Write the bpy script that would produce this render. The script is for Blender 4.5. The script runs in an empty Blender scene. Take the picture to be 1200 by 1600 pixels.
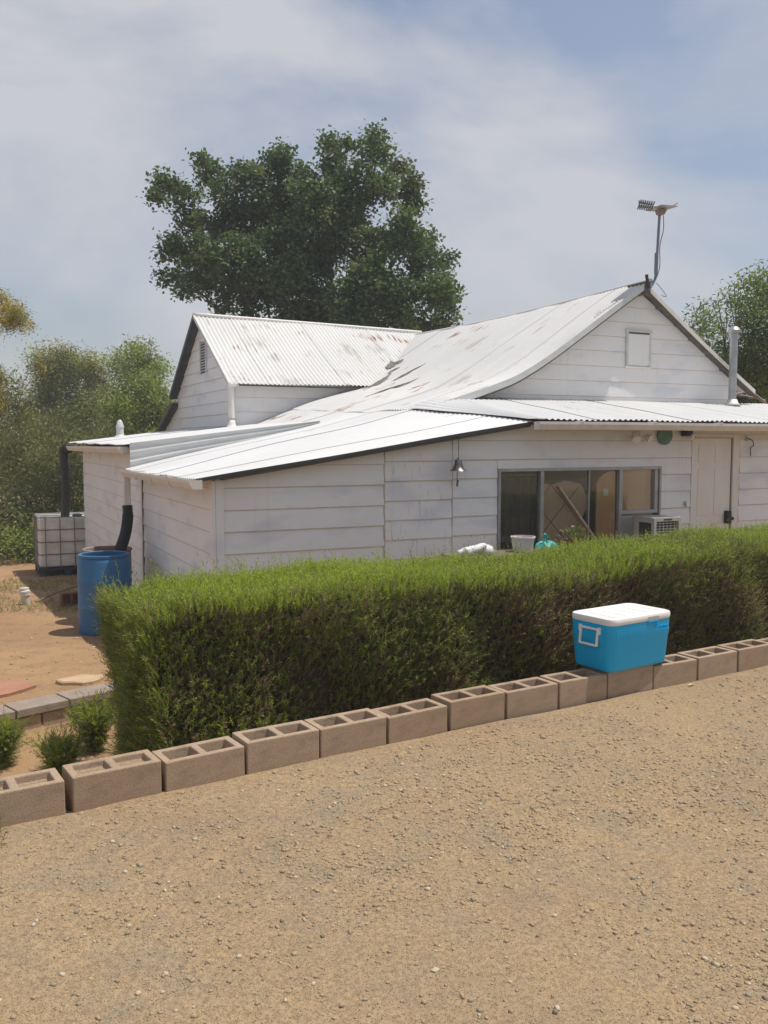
import bpy, bmesh, math, random
import numpy as np
from mathutils import Vector, Matrix

rad = math.radians
rng = np.random.default_rng(11)
random.seed(7)
scene = bpy.context.scene
COL = scene.collection

# ------------------------------------------------------------------ camera, sky, sun, exposure
CAM_Z = 1.60
PITCH = math.atan(110 / 1400)
cd = bpy.data.cameras.new('camera')
cam = bpy.data.objects.new('camera', cd)
COL.objects.link(cam)
cam.location = (0, 0, CAM_Z)
cam.rotation_euler = (rad(90) - PITCH, 0, 0)
cd.sensor_fit = 'VERTICAL'
cd.sensor_height = 24
cd.sensor_width = 18
cd.lens = 21
cd.clip_end = 3000
scene.camera = cam

SUN_EL = rad(69)
SUN_AZ = rad(8)           # from +X towards +Y
world = bpy.data.worlds.new('World')
scene.world = world
world.use_nodes = True
nt = world.node_tree
nt.nodes.clear()
N = nt.nodes.new
out = N('ShaderNodeOutputWorld')
bg = N('ShaderNodeBackground')
bg.inputs['Strength'].default_value = 0.10
sky = N('ShaderNodeTexSky')
sky.sky_type = 'NISHITA'
sky.sun_disc = False
sky.sun_elevation = SUN_EL
sky.sun_rotation = rad(90) - SUN_AZ
sky.air_density = 1.2
sky.dust_density = 1.4
sky.ozone_density = 1.0
geo = N('ShaderNodeTexCoord')
CLOUD_AT = (4.76, 10.88, 7.4)
mp = N('ShaderNodeMapping')
mp.inputs['Location'].default_value = CLOUD_AT
mp.inputs['Scale'].default_value = (1.7, 1.7, 3.2)
nt.links.new(geo.outputs['Generated'], mp.inputs[0])
nz = N('ShaderNodeTexNoise')
nz.inputs['Scale'].default_value = 1.0
nz.inputs['Detail'].default_value = 7.0
nz.inputs['Roughness'].default_value = 0.52
nz.inputs['Distortion'].default_value = 0.5
nt.links.new(mp.outputs[0], nz.inputs['Vector'])
rp = N('ShaderNodeValToRGB')
rp.color_ramp.elements[0].position = 0.42
rp.color_ramp.elements[0].color = (0.20, 0.20, 0.20, 1)
rp.color_ramp.elements[1].position = 0.60
rp.color_ramp.elements[1].color = (0.95, 0.95, 0.95, 1)
nt.links.new(nz.outputs['Fac'], rp.inputs[0])
mx = N('ShaderNodeMix'); mx.data_type = 'RGBA'
mx.inputs['B'].default_value = (6.0, 6.1, 6.5, 1)
nt.links.new(rp.outputs[0], mx.inputs['Factor'])
tint = N('ShaderNodeMix'); tint.data_type = 'RGBA'; tint.blend_type = 'MULTIPLY'
tint.inputs['Factor'].default_value = 1.0
tint.inputs['B'].default_value = (1.0, 0.98, 1.03, 1)
nt.links.new(sky.outputs[0], tint.inputs['A'])
nt.links.new(tint.outputs['Result'], mx.inputs['A'])
nt.links.new(mx.outputs['Result'], bg.inputs['Color'])
nt.links.new(bg.outputs[0], out.inputs[0])

sd = bpy.data.lights.new('sun', 'SUN')
sd.energy = 4.3
sd.angle = rad(0.55)
sd.color = (1.0, 0.95, 0.87)
sun = bpy.data.objects.new('sun', sd)
COL.objects.link(sun)
sv = Vector((math.cos(SUN_AZ) * math.cos(SUN_EL), math.sin(SUN_AZ) * math.cos(SUN_EL), math.sin(SUN_EL)))
sun.rotation_euler = sv.to_track_quat('Z', 'Y').to_euler()
sun.location = (20, 4, 40)

scene.view_settings.view_transform = 'Standard'
scene.view_settings.look = 'None'
scene.view_settings.exposure = 0.0
scene.view_settings.gamma = 1.0
scene.render.engine = 'CYCLES'
scene.cycles.max_bounces = 6
scene.cycles.transparent_max_bounces = 8
scene.cycles.use_denoising = True

# ------------------------------------------------------------------ helpers
FPX = 1400.0
_F = np.array([0, math.cos(PITCH), -math.sin(PITCH)])
_U = np.array([0, math.sin(PITCH), math.cos(PITCH)])

def at(px, py, Y):
    """place in the world, Y metres in front of the viewpoint, for a measured point"""
    d = _F + np.array([1, 0, 0]) * (px - 600) / FPX - _U * (py - 800) / FPX
    return np.array([0, 0, CAM_Z]) + d * Y / d[1]

class MB:
    def __init__(s):
        s.v = []; s.f = []; s.m = []; s.uv = None
    def add(s, vs, fs, m=0):
        o = len(s.v)
        s.v += [tuple(map(float, p)) for p in vs]
        s.f += [tuple(i + o for i in f) for f in fs]
        s.m += [m] * len(fs)
        return s
    def hexa(s, p, m=0):   # 8 points: bottom ring 0-3, top ring 4-7
        return s.add(p, [(3, 2, 1, 0), (4, 5, 6, 7), (0, 1, 5, 4), (1, 2, 6, 5), (2, 3, 7, 6), (3, 0, 4, 7)], m)
    def box(s, x0, x1, y0, y1, z0, z1, m=0):
        return s.hexa([(x0, y0, z0), (x1, y0, z0), (x1, y1, z0), (x0, y1, z0), (x0, y0, z1), (x1, y0, z1), (x1, y1, z1), (x0, y1, z1)], m)
    def bar(s, a, b, w, h, up=(0, 0, 1), m=0):
        a = Vector(a); b = Vector(b); d = (b - a).normalized(); up = Vector(up)
        x = d.cross(up).normalized() * w / 2; y = x.cross(d).normalized() * h / 2
        return s.hexa([a - x - y, a + x - y, b + x - y, b - x - y, a - x + y, a + x + y, b + x + y, b - x + y], m)
    def tube(s, pts, r, n=8, m=0, cap=True):
        pts = [Vector(p) for p in pts]
        if not hasattr(r, '__len__'): r = [r] * len(pts)
        o = len(s.v); up = Vector((0.13, 0.21, 0.97))
        for i, p in enumerate(pts):
            d = (pts[min(i + 1, len(pts) - 1)] - pts[max(i - 1, 0)]).normalized()
            if abs(d.dot(up)) > 0.95: up = Vector((0.97, 0.2, 0.13))
            x = d.cross(up).normalized(); y = x.cross(d).normalized()
            for k in range(n):
                q = p + (x * math.cos(2 * math.pi * k / n) + y * math.sin(2 * math.pi * k / n)) * r[i]
                s.v.append(tuple(q))
        for i in range(len(pts) - 1):
            for k in range(n):
                s.f.append((o + i * n + k, o + i * n + (k + 1) % n, o + (i + 1) * n + (k + 1) % n, o + (i + 1) * n + k)); s.m.append(m)
        if cap:
            s.f.append(tuple(o + k for k in range(n))[::-1]); s.m.append(m)
            s.f.append(tuple(o + (len(pts) - 1) * n + k for k in range(n))); s.m.append(m)
        return s
    def lathe(s, prof, c=(0, 0, 0), n=24, m=0, capb=True, capt=True):
        o = len(s.v)
        for r, z in prof:
            for k in range(n):
                a = 2 * math.pi * k / n
                s.v.append((c[0] + r * math.cos(a), c[1] + r * math.sin(a), c[2] + z))
        for i in range(len(prof) - 1):
            for k in range(n):
                s.f.append((o + i * n + k, o + i * n + (k + 1) % n, o + (i + 1) * n + (k + 1) % n, o + (i + 1) * n + k)); s.m.append(m)
        if capb: s.f.append(tuple(o + k for k in range(n))[::-1]); s.m.append(m)
        if capt: s.f.append(tuple(o + (len(prof) - 1) * n + k for k in range(n))); s.m.append(m)
        return s
    def mesh(s, name, mats, smooth=False, bevel=0, seg=2):
        me = bpy.data.meshes.new(name)
        me.from_pydata(s.v, [], s.f)
        for m in (mats if isinstance(mats, (list, tuple)) else [mats]): me.materials.append(m)
        me.polygons.foreach_set('material_index', s.m)
        if bevel:
            bm = bmesh.new(); bm.from_mesh(me)
            bmesh.ops.remove_doubles(bm, verts=bm.verts, dist=1e-5)
            es = [e for e in bm.edges if len(e.link_faces) == 2 and e.calc_face_angle(0) > 0.5]
            bmesh.ops.bevel(bm, geom=es, offset=bevel, segments=seg, affect='EDGES', profile=0.5)
            bm.to_mesh(me); bm.free()
        if smooth:
            me.polygons.foreach_set('use_smooth', [True] * len(me.polygons))
        if smooth == 'auto':
            me.set_sharp_from_angle(angle=rad(38))
        me.update()
        return me

def link(name, data, parent=None, loc=None, rz=None):
    o = bpy.data.objects.new(name, data)
    COL.objects.link(o)
    if parent is not None: o.parent = parent
    if loc is not None: o.location = loc
    if rz is not None: o.rotation_euler = (0, 0, rz)
    return o

def tag(o, label=None, cat=None, group=None, kind=None):
    if label: o['label'] = label
    if cat: o['category'] = cat
    if group: o['group'] = group
    if kind: o['kind'] = kind
    return o

def thing(name, label, cat, loc=(0, 0, 0), rz=0, group=None):
    o = link(name, None, None, loc, rz)
    o.empty_display_size = 0.2
    return tag(o, label, cat, group)

def np_mesh(name, V, F, mats, midx=None, smooth=False):
    """bulk mesh; F is an (M,k) array of equal-sized faces"""
    me = bpy.data.meshes.new(name)
    V = np.ascontiguousarray(V, np.float32); F = np.ascontiguousarray(F, np.int32)
    M, k = F.shape
    me.vertices.add(len(V)); me.vertices.foreach_set('co', V.ravel())
    me.loops.add(M * k); me.loops.foreach_set('vertex_index', F.ravel())
    me.polygons.add(M)
    me.polygons.foreach_set('loop_start', np.arange(0, M * k, k, dtype=np.int32))
    for m in (mats if isinstance(mats, (list, tuple)) else [mats]): me.materials.append(m)
    if midx is not None: me.polygons.foreach_set('material_index', np.ascontiguousarray(midx, np.int32))
    if smooth: me.polygons.foreach_set('use_smooth', np.ones(M, bool))
    me.update(calc_edges=True)
    me.validate()
    return me

# ------------------------------------------------------------------ materials
def nodes(name):
    m = bpy.data.materials.new(name); m.use_nodes = True
    t = m.node_tree
    return m, t, t.nodes['Principled BSDF'], t.nodes['Material Output']

def noise(t, vec, scale, detail=4, rough=0.55, dist=0.0):
    n = t.nodes.new('ShaderNodeTexNoise')
    n.inputs['Scale'].default_value = scale; n.inputs['Detail'].default_value = detail
    n.inputs['Roughness'].default_value = rough; n.inputs['Distortion'].default_value = dist
    if vec is not None: t.links.new(vec, n.inputs['Vector'])
    return n.outputs['Fac']

def ramp(t, fac, stops):
    r = t.nodes.new('ShaderNodeValToRGB')
    e = r.color_ramp.elements
    while len(e) < len(stops): e.new(0.5)
    for i, (p, c) in enumerate(stops):
        e[i].position = p
        e[i].color = (c, c, c, 1) if not hasattr(c, '__len__') else (*c, 1)
    t.links.new(fac, r.inputs[0])
    return r.outputs[0]

def mixc(t, fac, A, B, mode='MIX'):
    n = t.nodes.new('ShaderNodeMix'); n.data_type = 'RGBA'; n.blend_type = mode
    for key, val in (('Factor', fac), ('A', A), ('B', B)):
        if isinstance(val, bpy.types.NodeSocket): t.links.new(val, n.inputs[key])
        elif key == 'Factor': n.inputs[key].default_value = val
        else: n.inputs[key].default_value = (*val, 1)
    return n.outputs['Result']

def math_(t, op, a, b=0.0):
    n = t.nodes.new('ShaderNodeMath'); n.operation = op
    for i, val in enumerate((a, b)):
        if isinstance(val, bpy.types.NodeSocket): t.links.new(val, n.inputs[i])
        else: n.inputs[i].default_value = val
    return n.outputs[0]

def coords(t, kind='Object', scale=(1, 1, 1), loc=(0, 0, 0)):
    c = t.nodes.new('ShaderNodeTexCoord')
    m = t.nodes.new('ShaderNodeMapping')
    m.inputs['Scale'].default_value = scale
    m.inputs['Location'].default_value = loc
    t.links.new(c.outputs[kind], m.inputs[0])
    return m.outputs[0]

def bump(t, b, h, strength=0.3, dist=0.01):
    n = t.nodes.new('ShaderNodeBump')
    n.inputs['Strength'].default_value = strength; n.inputs['Distance'].default_value = dist
    t.links.new(h, n.inputs['Height']); t.links.new(n.outputs[0], b.inputs['Normal'])

def simple(name, c1, c2=None, scale=6.0, rough=0.6, metal=0.0, bmp=0.0, bscale=40, spec=0.4, stretch=(1, 1, 1)):
    m, t, b, o = nodes(name)
    v = coords(t, 'Object', stretch)
    c2 = c2 or tuple(x * 0.8 for x in c1)
    f = ramp(t, noise(t, v, scale, 6, 0.6), [(0.35, 0.0), (0.65, 1.0)])
    t.links.new(mixc(t, f, c1, c2), b.inputs['Base Color'])
    b.inputs['Roughness'].default_value = rough
    b.inputs['Metallic'].default_value = metal
    b.inputs['Specular IOR Level'].default_value = spec
    if bmp: bump(t, b, noise(t, v, bscale, 5, 0.6), bmp, 0.01)
    return m

def leafmat(name, c1, c2, trans=0.35, scale=1.2, rough=0.5):
    m, t, b, o = nodes(name)
    v = coords(t, 'Object')
    f = ramp(t, noise(t, v, scale, 4, 0.6), [(0.32, 0.0), (0.68, 1.0)])
    f2 = noise(t, v, 31.0, 2, 0.6)
    col = mixc(t, f, c1, c2)
    col = mixc(t, math_(t, 'MULTIPLY', f2, 0.5), col, tuple(0.55 * x for x in c1))
    t.links.new(col, b.inputs['Base Color'])
    b.inputs['Roughness'].default_value = rough
    b.inputs['Specular IOR Level'].default_value = 0.3
    tr = t.nodes.new('ShaderNodeBsdfTranslucent')
    t.links.new(mixc(t, 1.0, col, (1.1, 1.15, 0.65), 'MULTIPLY'), tr.inputs['Color'])
    mix = t.nodes.new('ShaderNodeMixShader'); mix.inputs[0].default_value = trans
    t.links.new(b.outputs[0], mix.inputs[1]); t.links.new(tr.outputs[0], mix.inputs[2])
    t.links.new(mix.outputs[0], o.inputs['Surface'])
    return m

def siding_mat(name, striated=False):
    m, t, b, o = nodes(name)
    v = coords(t, 'Object')
    base = (0.755, 0.75, 0.74)
    f = ramp(t, noise(t, v, 0.9, 3, 0.5), [(0.40, 0.0), (0.66, 1.0)])
    c = mixc(t, f, base, (0.78, 0.785, 0.79))
    fb = ramp(t, noise(t, coords(t, 'Object', (1.1, 1.1, 3.0), (3, 1, 0)), 1.3, 3, 0.45), [(0.54, 0.0), (0.66, 1.0)])
    c = mixc(t, math_(t, 'MULTIPLY', fb, 0.7), c, (0.60, 0.615, 0.67))
    fd = ramp(t, noise(t, coords(t, 'Object', (3, 3, 9)), 2.0, 7, 0.65), [(0.58, 0.0), (0.78, 1.0)])
    c = mixc(t, math_(t, 'MULTIPLY', fd, 0.32), c, (0.50, 0.42, 0.34))
    fs = ramp(t, noise(t, coords(t, 'Object', (16, 16, 0.8)), 1.0, 4, 0.5), [(0.60, 0.0), (0.82, 1.0)])
    c = mixc(t, math_(t, 'MULTIPLY', fs, 0.28), c, (0.47, 0.42, 0.37))
    if striated:
        fk = ramp(t, noise(t, coords(t, 'Object', (55, 55, 3.2)), 1.0, 3, 0.5), [(0.63, 0.0), (0.70, 1.0)])
        c = mixc(t, math_(t, 'MULTIPLY', fk, 0.55), c, (0.33, 0.31, 0.31))
    t.links.new(c, b.inputs['Base Color'])
    b.inputs['Roughness'].default_value = 0.55
    h = noise(t, coords(t, 'Object', (90, 90, 2)) if striated else coords(t, 'Object', (4, 4, 30)), 1.0, 3, 0.5)
    bump(t, b, h, 0.5 if striated else 0.12, 0.006 if striated else 0.004)
    return m

def roof_mat(name, white, streak, rust, clean=0.0):
    """painted corrugated iron; U runs along the eave, V down the slope, in metres"""
    m, t, b, o = nodes(name)
    def uv(sx, sy, lx=0, ly=0): return coords(t, 'UV', (sx, sy, 1), (lx, ly, 0))
    big = noise(t, uv(0.7, 0.5), 1.0, 3, 0.5)
    c = mixc(t, ramp(t, big, [(0.35, 0.0), (0.7, 1.0)]), white, tuple(x * 0.90 for x in white))
    st = noise(t, uv(26, 1.5, 4, 2), 1.0, 5, 0.65)
    msk = noise(t, uv(1.6, 1.3, 7, 3), 1.0, 3, 0.55)
    thr = math_(t, 'ADD', math_(t, 'MULTIPLY', st, 0.62), math_(t, 'MULTIPLY', msk, 0.55))
    f1 = ramp(t, thr, [(streak, 0.0), (streak + 0.03, 1.0)])
    c = mixc(t, math_(t, 'MULTIPLY', f1, 0.65), c, (0.36, 0.33, 0.30))
    mr = noise(t, uv(1.0, 1.2, 1.3, 9.1), 1.0, 2, 0.5)
    thr2 = math_(t, 'ADD', math_(t, 'MULTIPLY', st, 0.55), math_(t, 'MULTIPLY', mr, 0.65))
    f2 = ramp(t, thr2, [(rust, 0.0), (rust + 0.025, 1.0)])
    rc = mixc(t, noise(t, uv(20, 5), 1.0, 3, 0.6), (0.34, 0.13, 0.04), (0.20, 0.11, 0.06))
    c = mixc(t, f2, c, rc)
    fine = ramp(t, noise(t, uv(6, 2.2), 3.0, 6, 0.7), [(0.5, 0.0), (0.75, 1.0)])
    c = mixc(t, math_(t, 'MULTIPLY', fine, 0.25 - 0.18 * clean), c, (0.45, 0.43, 0.41))
    t.links.new(c, b.inputs['Base Color'])
    b.inputs['Roughness'].default_value = 0.48
    b.inputs['Specular IOR Level'].default_value = 0.4
    bump(t, b, noise(t, uv(25, 6), 1.0, 4, 0.6), 0.15, 0.004)
    return m

def gravel_mat(name):
    m, t, b, o = nodes(name)
    v = coords(t, 'Object')
    n1 = noise(t, v, 0.55, 5, 0.6, 0.3)
    c = mixc(t, ramp(t, n1, [(0.36, 0.0), (0.62, 1.0)]), (0.425, 0.298, 0.168), (0.37, 0.262, 0.155))
    n2 = noise(t, coords(t, 'Object', (1, 1, 1), (5, 2, 0)), 1.7, 5, 0.65)
    c = mixc(t, ramp(t, n2, [(0.50, 0.0), (0.70, 0.55)]), c, (0.315, 0.235, 0.155))
    nm = noise(t, coords(t, 'Object', (1, 1, 1), (9, 4, 0)), 7.5, 6, 0.7)
    c = mixc(t, ramp(t, nm, [(0.46, 0.0), (0.70, 0.6)]), c, (0.45, 0.33, 0.20))
    ng = noise(t, coords(t, 'Object', (1, 1, 1), (2, 7, 0)), 2.6, 6, 0.72, 0.4)
    gpatch = ramp(t, ng, [(0.50, 0.0), (0.64, 1.0)])
    c = mixc(t, math_(t, 'MULTIPLY', gpatch, 0.75), c, (0.30, 0.240, 0.172))
    nr = noise(t, coords(t, 'Object', (1, 1, 1), (6, 1, 0)), 1.1, 4, 0.6)
    c = mixc(t, ramp(t, nr, [(0.54, 0.0), (0.70, 0.5)]), c, (0.37, 0.235, 0.13))
    n3 = noise(t, v, 46, 4, 0.7)
    c = mixc(t, ramp(t, n3, [(0.42, 0.0), (0.70, 0.85)]), c, (0.215, 0.160, 0.098))
    vo = t.nodes.new('ShaderNodeTexVoronoi'); vo.inputs['Scale'].default_value = 190
    t.links.new(v, vo.inputs['Vector'])
    sepn = t.nodes.new('ShaderNodeSeparateColor'); t.links.new(vo.outputs['Color'], sepn.inputs[0])
    inside = ramp(t, vo.outputs['Distance'], [(0.30, 1.0), (0.42, 0.0)])
    pick = ramp(t, sepn.outputs[0], [(0.52, 0.0), (0.54, 1.0)])
    grit = ramp(t, sepn.outputs[1], [(0.0, (0.16, 0.125, 0.09)), (0.45, (0.31, 0.24, 0.155)), (0.8, (0.37, 0.31, 0.22)), (1.0, (0.50, 0.43, 0.33))])
    c = mixc(t, math_(t, 'MULTIPLY', math_(t, 'MULTIPLY', inside, math_(t, 'MAXIMUM', pick, gpatch)), 0.85), c, grit)
    t.links.new(c, b.inputs['Base Color'])
    b.inputs['Roughness'].default_value = 0.95
    b.inputs['Specular IOR Level'].default_value = 0.12
    h = math_(t, 'ADD', math_(t, 'MULTIPLY', noise(t, v, 60, 6, 0.7), 0.8), math_(t, 'MULTIPLY', math_(t, 'MULTIPLY', inside, pick), 0.5))
    bump(t, b, math_(t, 'ADD', h, math_(t, 'MULTIPLY', noise(t, v, 16, 5, 0.65), 1.2)), 1.0, 0.010)
    return m

def soil_mat(name):
    m, t, b, o = nodes(name)
    v = coords(t, 'Object')
    c = mixc(t, ramp(t, noise(t, v, 0.35, 5, 0.6, 0.4), [(0.38, 0.0), (0.64, 1.0)]), (0.36, 0.225, 0.12), (0.29, 0.175, 0.095))
    c = mixc(t, ramp(t, noise(t, v, 3.5, 6, 0.65), [(0.50, 0.0), (0.72, 0.8)]), c, (0.20, 0.13, 0.075))
    c = mixc(t, ramp(t, noise(t, v, 40, 4, 0.7), [(0.5, 0.0), (0.75, 0.7)]), c, (0.42, 0.31, 0.19))
    t.links.new(c, b.inputs['Base Color'])
    b.inputs['Roughness'].default_value = 0.95
    b.inputs['Specular IOR Level'].default_value = 0.1
    bump(t, b, noise(t, v, 22, 7, 0.7), 0.8, 0.02)
    return m

def block_mat(name):
    m, t, b, o = nodes(name)
    oi = t.nodes.new('ShaderNodeObjectInfo')
    v = coords(t, 'Object')
    c = mixc(t, ramp(t, noise(t, v, 4, 5, 0.6), [(0.3, 0.0), (0.7, 1.0)]), (0.41, 0.295, 0.198), (0.34, 0.245, 0.165))
    c = mixc(t, math_(t, 'MULTIPLY', oi.outputs['Random'], 0.75), c, (0.45, 0.34, 0.245))
    c = mixc(t, ramp(t, noise(t, coords(t, 'Object', (1, 1, 2.5)), 7, 6, 0.65, 0.3), [(0.50, 0.0), (0.72, 0.55)]), c, (0.20, 0.148, 0.105))
    c = mixc(t, ramp(t, noise(t, v, 120, 3, 0.7), [(0.5, 0.0), (0.7, 0.55)]), c, (0.12, 0.095, 0.075))
    c = mixc(t, ramp(t, noise(t, v, 170, 2, 0.6), [(0.60, 0.0), (0.72, 0.6)]), c, (0.47, 0.41, 0.35))
    # dirt splashed up from the drive
    sp = t.nodes.new('ShaderNodeSeparateXYZ'); t.links.new(v, sp.inputs[0])
    low = ramp(t, math_(t, 'ADD', sp.outputs['Z'], math_(t, 'MULTIPLY', noise(t, v, 9, 4, 0.6), 0.10)), [(0.05, 0.6), (0.13, 0.0)])
    c = mixc(t, low, c, (0.28, 0.19, 0.115))
    t.links.new(c, b.inputs['Base Color'])
    b.inputs['Roughness'].default_value = 0.95
    b.inputs['Specular IOR Level'].default_value = 0.15
    bump(t, b, noise(t, v, 160, 4, 0.75), 0.7, 0.006)
    return m

def glass_mat(name):
    m, t, b, o = nodes(name)
    t.nodes.remove(b)
    tr = t.nodes.new('ShaderNodeBsdfTransparent'); tr.inputs[0].default_value = (0.95, 0.96, 0.955, 1)
    gl = t.nodes.new('ShaderNodeBsdfGlossy'); gl.inputs['Roughness'].default_value = 0.02
    df = t.nodes.new('ShaderNodeBsdfDiffuse'); df.inputs[0].default_value = (0.5, 0.47, 0.42, 1)
    fr = t.nodes.new('ShaderNodeFresnel'); fr.inputs[0].default_value = 1.5
    m1 = t.nodes.new('ShaderNodeMixShader'); m1.inputs[0].default_value = 0.04
    t.links.new(tr.outputs[0], m1.inputs[1]); t.links.new(df.outputs[0], m1.inputs[2])
    m2 = t.nodes.new('ShaderNodeMixShader')
    t.links.new(math_(t, 'MULTIPLY', fr.outputs[0], 0.7), m2.inputs[0])
    t.links.new(m1.outputs[0], m2.inputs[1]); t.links.new(gl.outputs[0], m2.inputs[2])
    t.links.new(m2.outputs[0], o.inputs['Surface'])
    return m

MSID = siding_mat('painted_siding')
MSTR = siding_mat('striated_shingle', True)
MEDGE = simple('dirt_and_shade_edge', (0.44, 0.345, 0.27), (0.58, 0.5, 0.43), 5)  # lap dirt and the shadow line under each board, put into one brown
MROOF_W = roof_mat('roof_wing', (0.63, 0.625, 0.61), 0.660, 0.722)
MROOF_M = roof_mat('roof_main', (0.63, 0.625, 0.61), 0.680, 0.740)
MROOF_L = roof_mat('roof_leanto', (0.655, 0.655, 0.65), 0.74, 0.80, 1.0)
MROOF_P = roof_mat('roof_porch', (0.64, 0.64, 0.63), 0.72, 0.78, 0.8)
MGALV = simple('galvanised_metal', (0.42, 0.44, 0.45), (0.33, 0.35, 0.37), 5, 0.38, 0.75, 0.05, 30)
MSTEP = simple('painted_flashing', (0.62, 0.63, 0.62), (0.50, 0.52, 0.52), 2.5, 0.45, 0.0, 0.1, 20, stretch=(1, 1, 5))
MTRIM = simple('cream_trim', (0.73, 0.7, 0.65), (0.64, 0.59, 0.53), 4, 0.55, stretch=(2, 2, 0.6))
MWHITE = simple('white_paint', (0.74, 0.72, 0.69), (0.64, 0.62, 0.58), 5, 0.5)
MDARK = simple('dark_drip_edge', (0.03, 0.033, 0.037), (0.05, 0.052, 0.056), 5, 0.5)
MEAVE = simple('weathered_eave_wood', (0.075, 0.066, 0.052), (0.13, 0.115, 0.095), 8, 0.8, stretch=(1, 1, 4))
MBLACK = simple('black_plastic', (0.018, 0.019, 0.021), (0.03, 0.031, 0.034), 8, 0.45)
MALU = simple('aluminium_frame', (0.42, 0.42, 0.42), (0.33, 0.33, 0.335), 6, 0.4, 0.5)
MGLASS = glass_mat('window_glass')
MROOM = simple('room_plaster', (0.35, 0.32, 0.29), (0.30, 0.27, 0.24), 3, 0.9)
MDOOR = simple('door_paint', (0.77, 0.735, 0.69), (0.69, 0.64, 0.58), 3, 0.5, stretch=(1, 1, 0.4))
MBLOCK = block_mat('concrete_block')
MGRAV = gravel_mat('gravel_dirt')
MSOIL = soil_mat('yard_soil')
MBLUE = simple('blue_drum_plastic', (0.026, 0.135, 0.29), (0.04, 0.155, 0.32), 4, 0.42, spec=0.35)
MCOOL = simple('cooler_blue', (0.002, 0.37, 0.71), (0.003, 0.39, 0.74), 2, 0.38, spec=0.4)
MCWHITE = simple('cooler_white', (0.78, 0.765, 0.74), (0.72, 0.70, 0.67), 4, 0.42)
MBARK = simple('bark', (0.085, 0.07, 0.055), (0.05, 0.042, 0.035), 14, 0.9, bmp=0.6, bscale=12, stretch=(3, 3, 0.7))

# ------------------------------------------------------------------ ground, driveway
WALL_A = rad(31.9)
wd = np.array([math.cos(WALL_A), math.sin(WALL_A)])        # along the block wall
wn = np.array([-wd[1], wd[0]])                              # behind it
W0 = np.array([-1.327, 3.740])
E_A = rad(44.8)
ed = np.array([math.cos(E_A), math.sin(E_A)])
en = np.array([-ed[1], ed[0]])
E0 = np.array([-2.763, 6.312])

def sst(x, a, b):
    t = np.clip((x - a) / (b - a), 0, 1)
    return t * t * (3 - 2 * t)

def vnoise(x, y, seed=0):
    s = 0
    for i, (k, a) in enumerate(((1.1, 1), (2.3, .55), (4.7, .3), (9.1, .16))):
        s = s + a * np.sin(k * x + 1.7 * i + seed + 1.3 * np.sin(k * .7 * y + i)) * np.cos(k * 1.1 * y + 2.1 * i + seed)
    return s

def terr(x, y):
    d = (x - W0[0]) * wn[0] + (y - W0[1]) * wn[1]
    e = (x - E0[0]) * en[0] + (y - E0[1]) * en[1]
    bed = -0.06 - 0.05 * sst(d, 0.0, 0.12) - 0.44 * sst(d, 0.2, 1.0)
    yard = -0.385 - 0.22 * sst(y, 7.0, 10.6) - 0.33 * sst(y, 10.2, 17.5)
    z = np.where(e > 0.06, yard, bed)
    z = np.where(d < 0.02, -0.06, z)
    z = z + 0.012 * vnoise(x, y) * (np.abs(d) > .3)
    return z

gx = np.concatenate([-np.geomspace(300, 7.2, 26), np.arange(-7, 6, 0.09), np.geomspace(6.2, 300, 26)])
gy = np.concatenate([-np.geomspace(100, 3, 14), np.arange(-2, 2, 1.0), np.arange(2, 13, 0.09), np.geomspace(13.2, 500, 40)])
X, Y = np.meshgrid(gx, gy)
Z = terr(X, Y)
V = np.stack([X, Y, Z], -1).reshape(-1, 3)
nx, ny = len(gx), len(gy)
idx = np.arange(nx * ny).reshape(ny, nx)
F = np.stack([idx[:-1, :-1], idx[:-1, 1:], idx[1:, 1:], idx[1:, :-1]], -1).reshape(-1, 4)
tag(link('ground', np_mesh('ground', V, F, MSOIL, smooth=True)), kind='structure')

def drive_z(x, y):
    d = (x - W0[0]) * wn[0] + (y - W0[1]) * wn[1]
    return 0.007 * vnoise(x, y, 2) + 0.0035 * vnoise(x * 4.3, y * 4.1, 6) + 0.004 * sst(d, -0.35, 0.0) * (0.6 + 0.4 * np.sin(3 * x))

u = np.concatenate([[-60, -40, -25, -15, -10, -7, -5], np.arange(-4, 8, 0.06), [8.5, 10, 13, 20, 35, 60]])
d = np.concatenate([[-60, -40, -25, -15, -10, -8], np.arange(-6.5, 0.1, 0.06)])
UU, DD = np.meshgrid(u, d)
XX = W0[0] + UU * wd[0] + DD * wn[0]; YY = W0[1] + UU * wd[1] + DD * wn[1]
V = np.stack([XX, YY, drive_z(XX, YY)], -1).reshape(-1, 3)
idx = np.arange(len(u) * len(d)).reshape(len(d), len(u))
F = np.stack([idx[:-1, :-1], idx[:-1, 1:], idx[1:, 1:], idx[1:, :-1]], -1).reshape(-1, 4)
driveway = tag(link('driveway', np_mesh('driveway', V, F, MGRAV, smooth=True)), kind='structure')

STONE_M = [simple('stone_grey', (0.27, 0.222, 0.155), (0.33, 0.275, 0.2), 30, 0.9, spec=0.2),
           simple('stone_tan', (0.4, 0.3, 0.19), (0.33, 0.24, 0.15), 30, 0.9, spec=0.2),
           simple('stone_pale', (0.5, 0.43, 0.33), (0.44, 0.36, 0.25), 30, 0.9, spec=0.2),
           simple('stone_dark', (0.16, 0.125, 0.09), (0.21, 0.165, 0.12), 30, 0.85, spec=0.2)]

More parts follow.
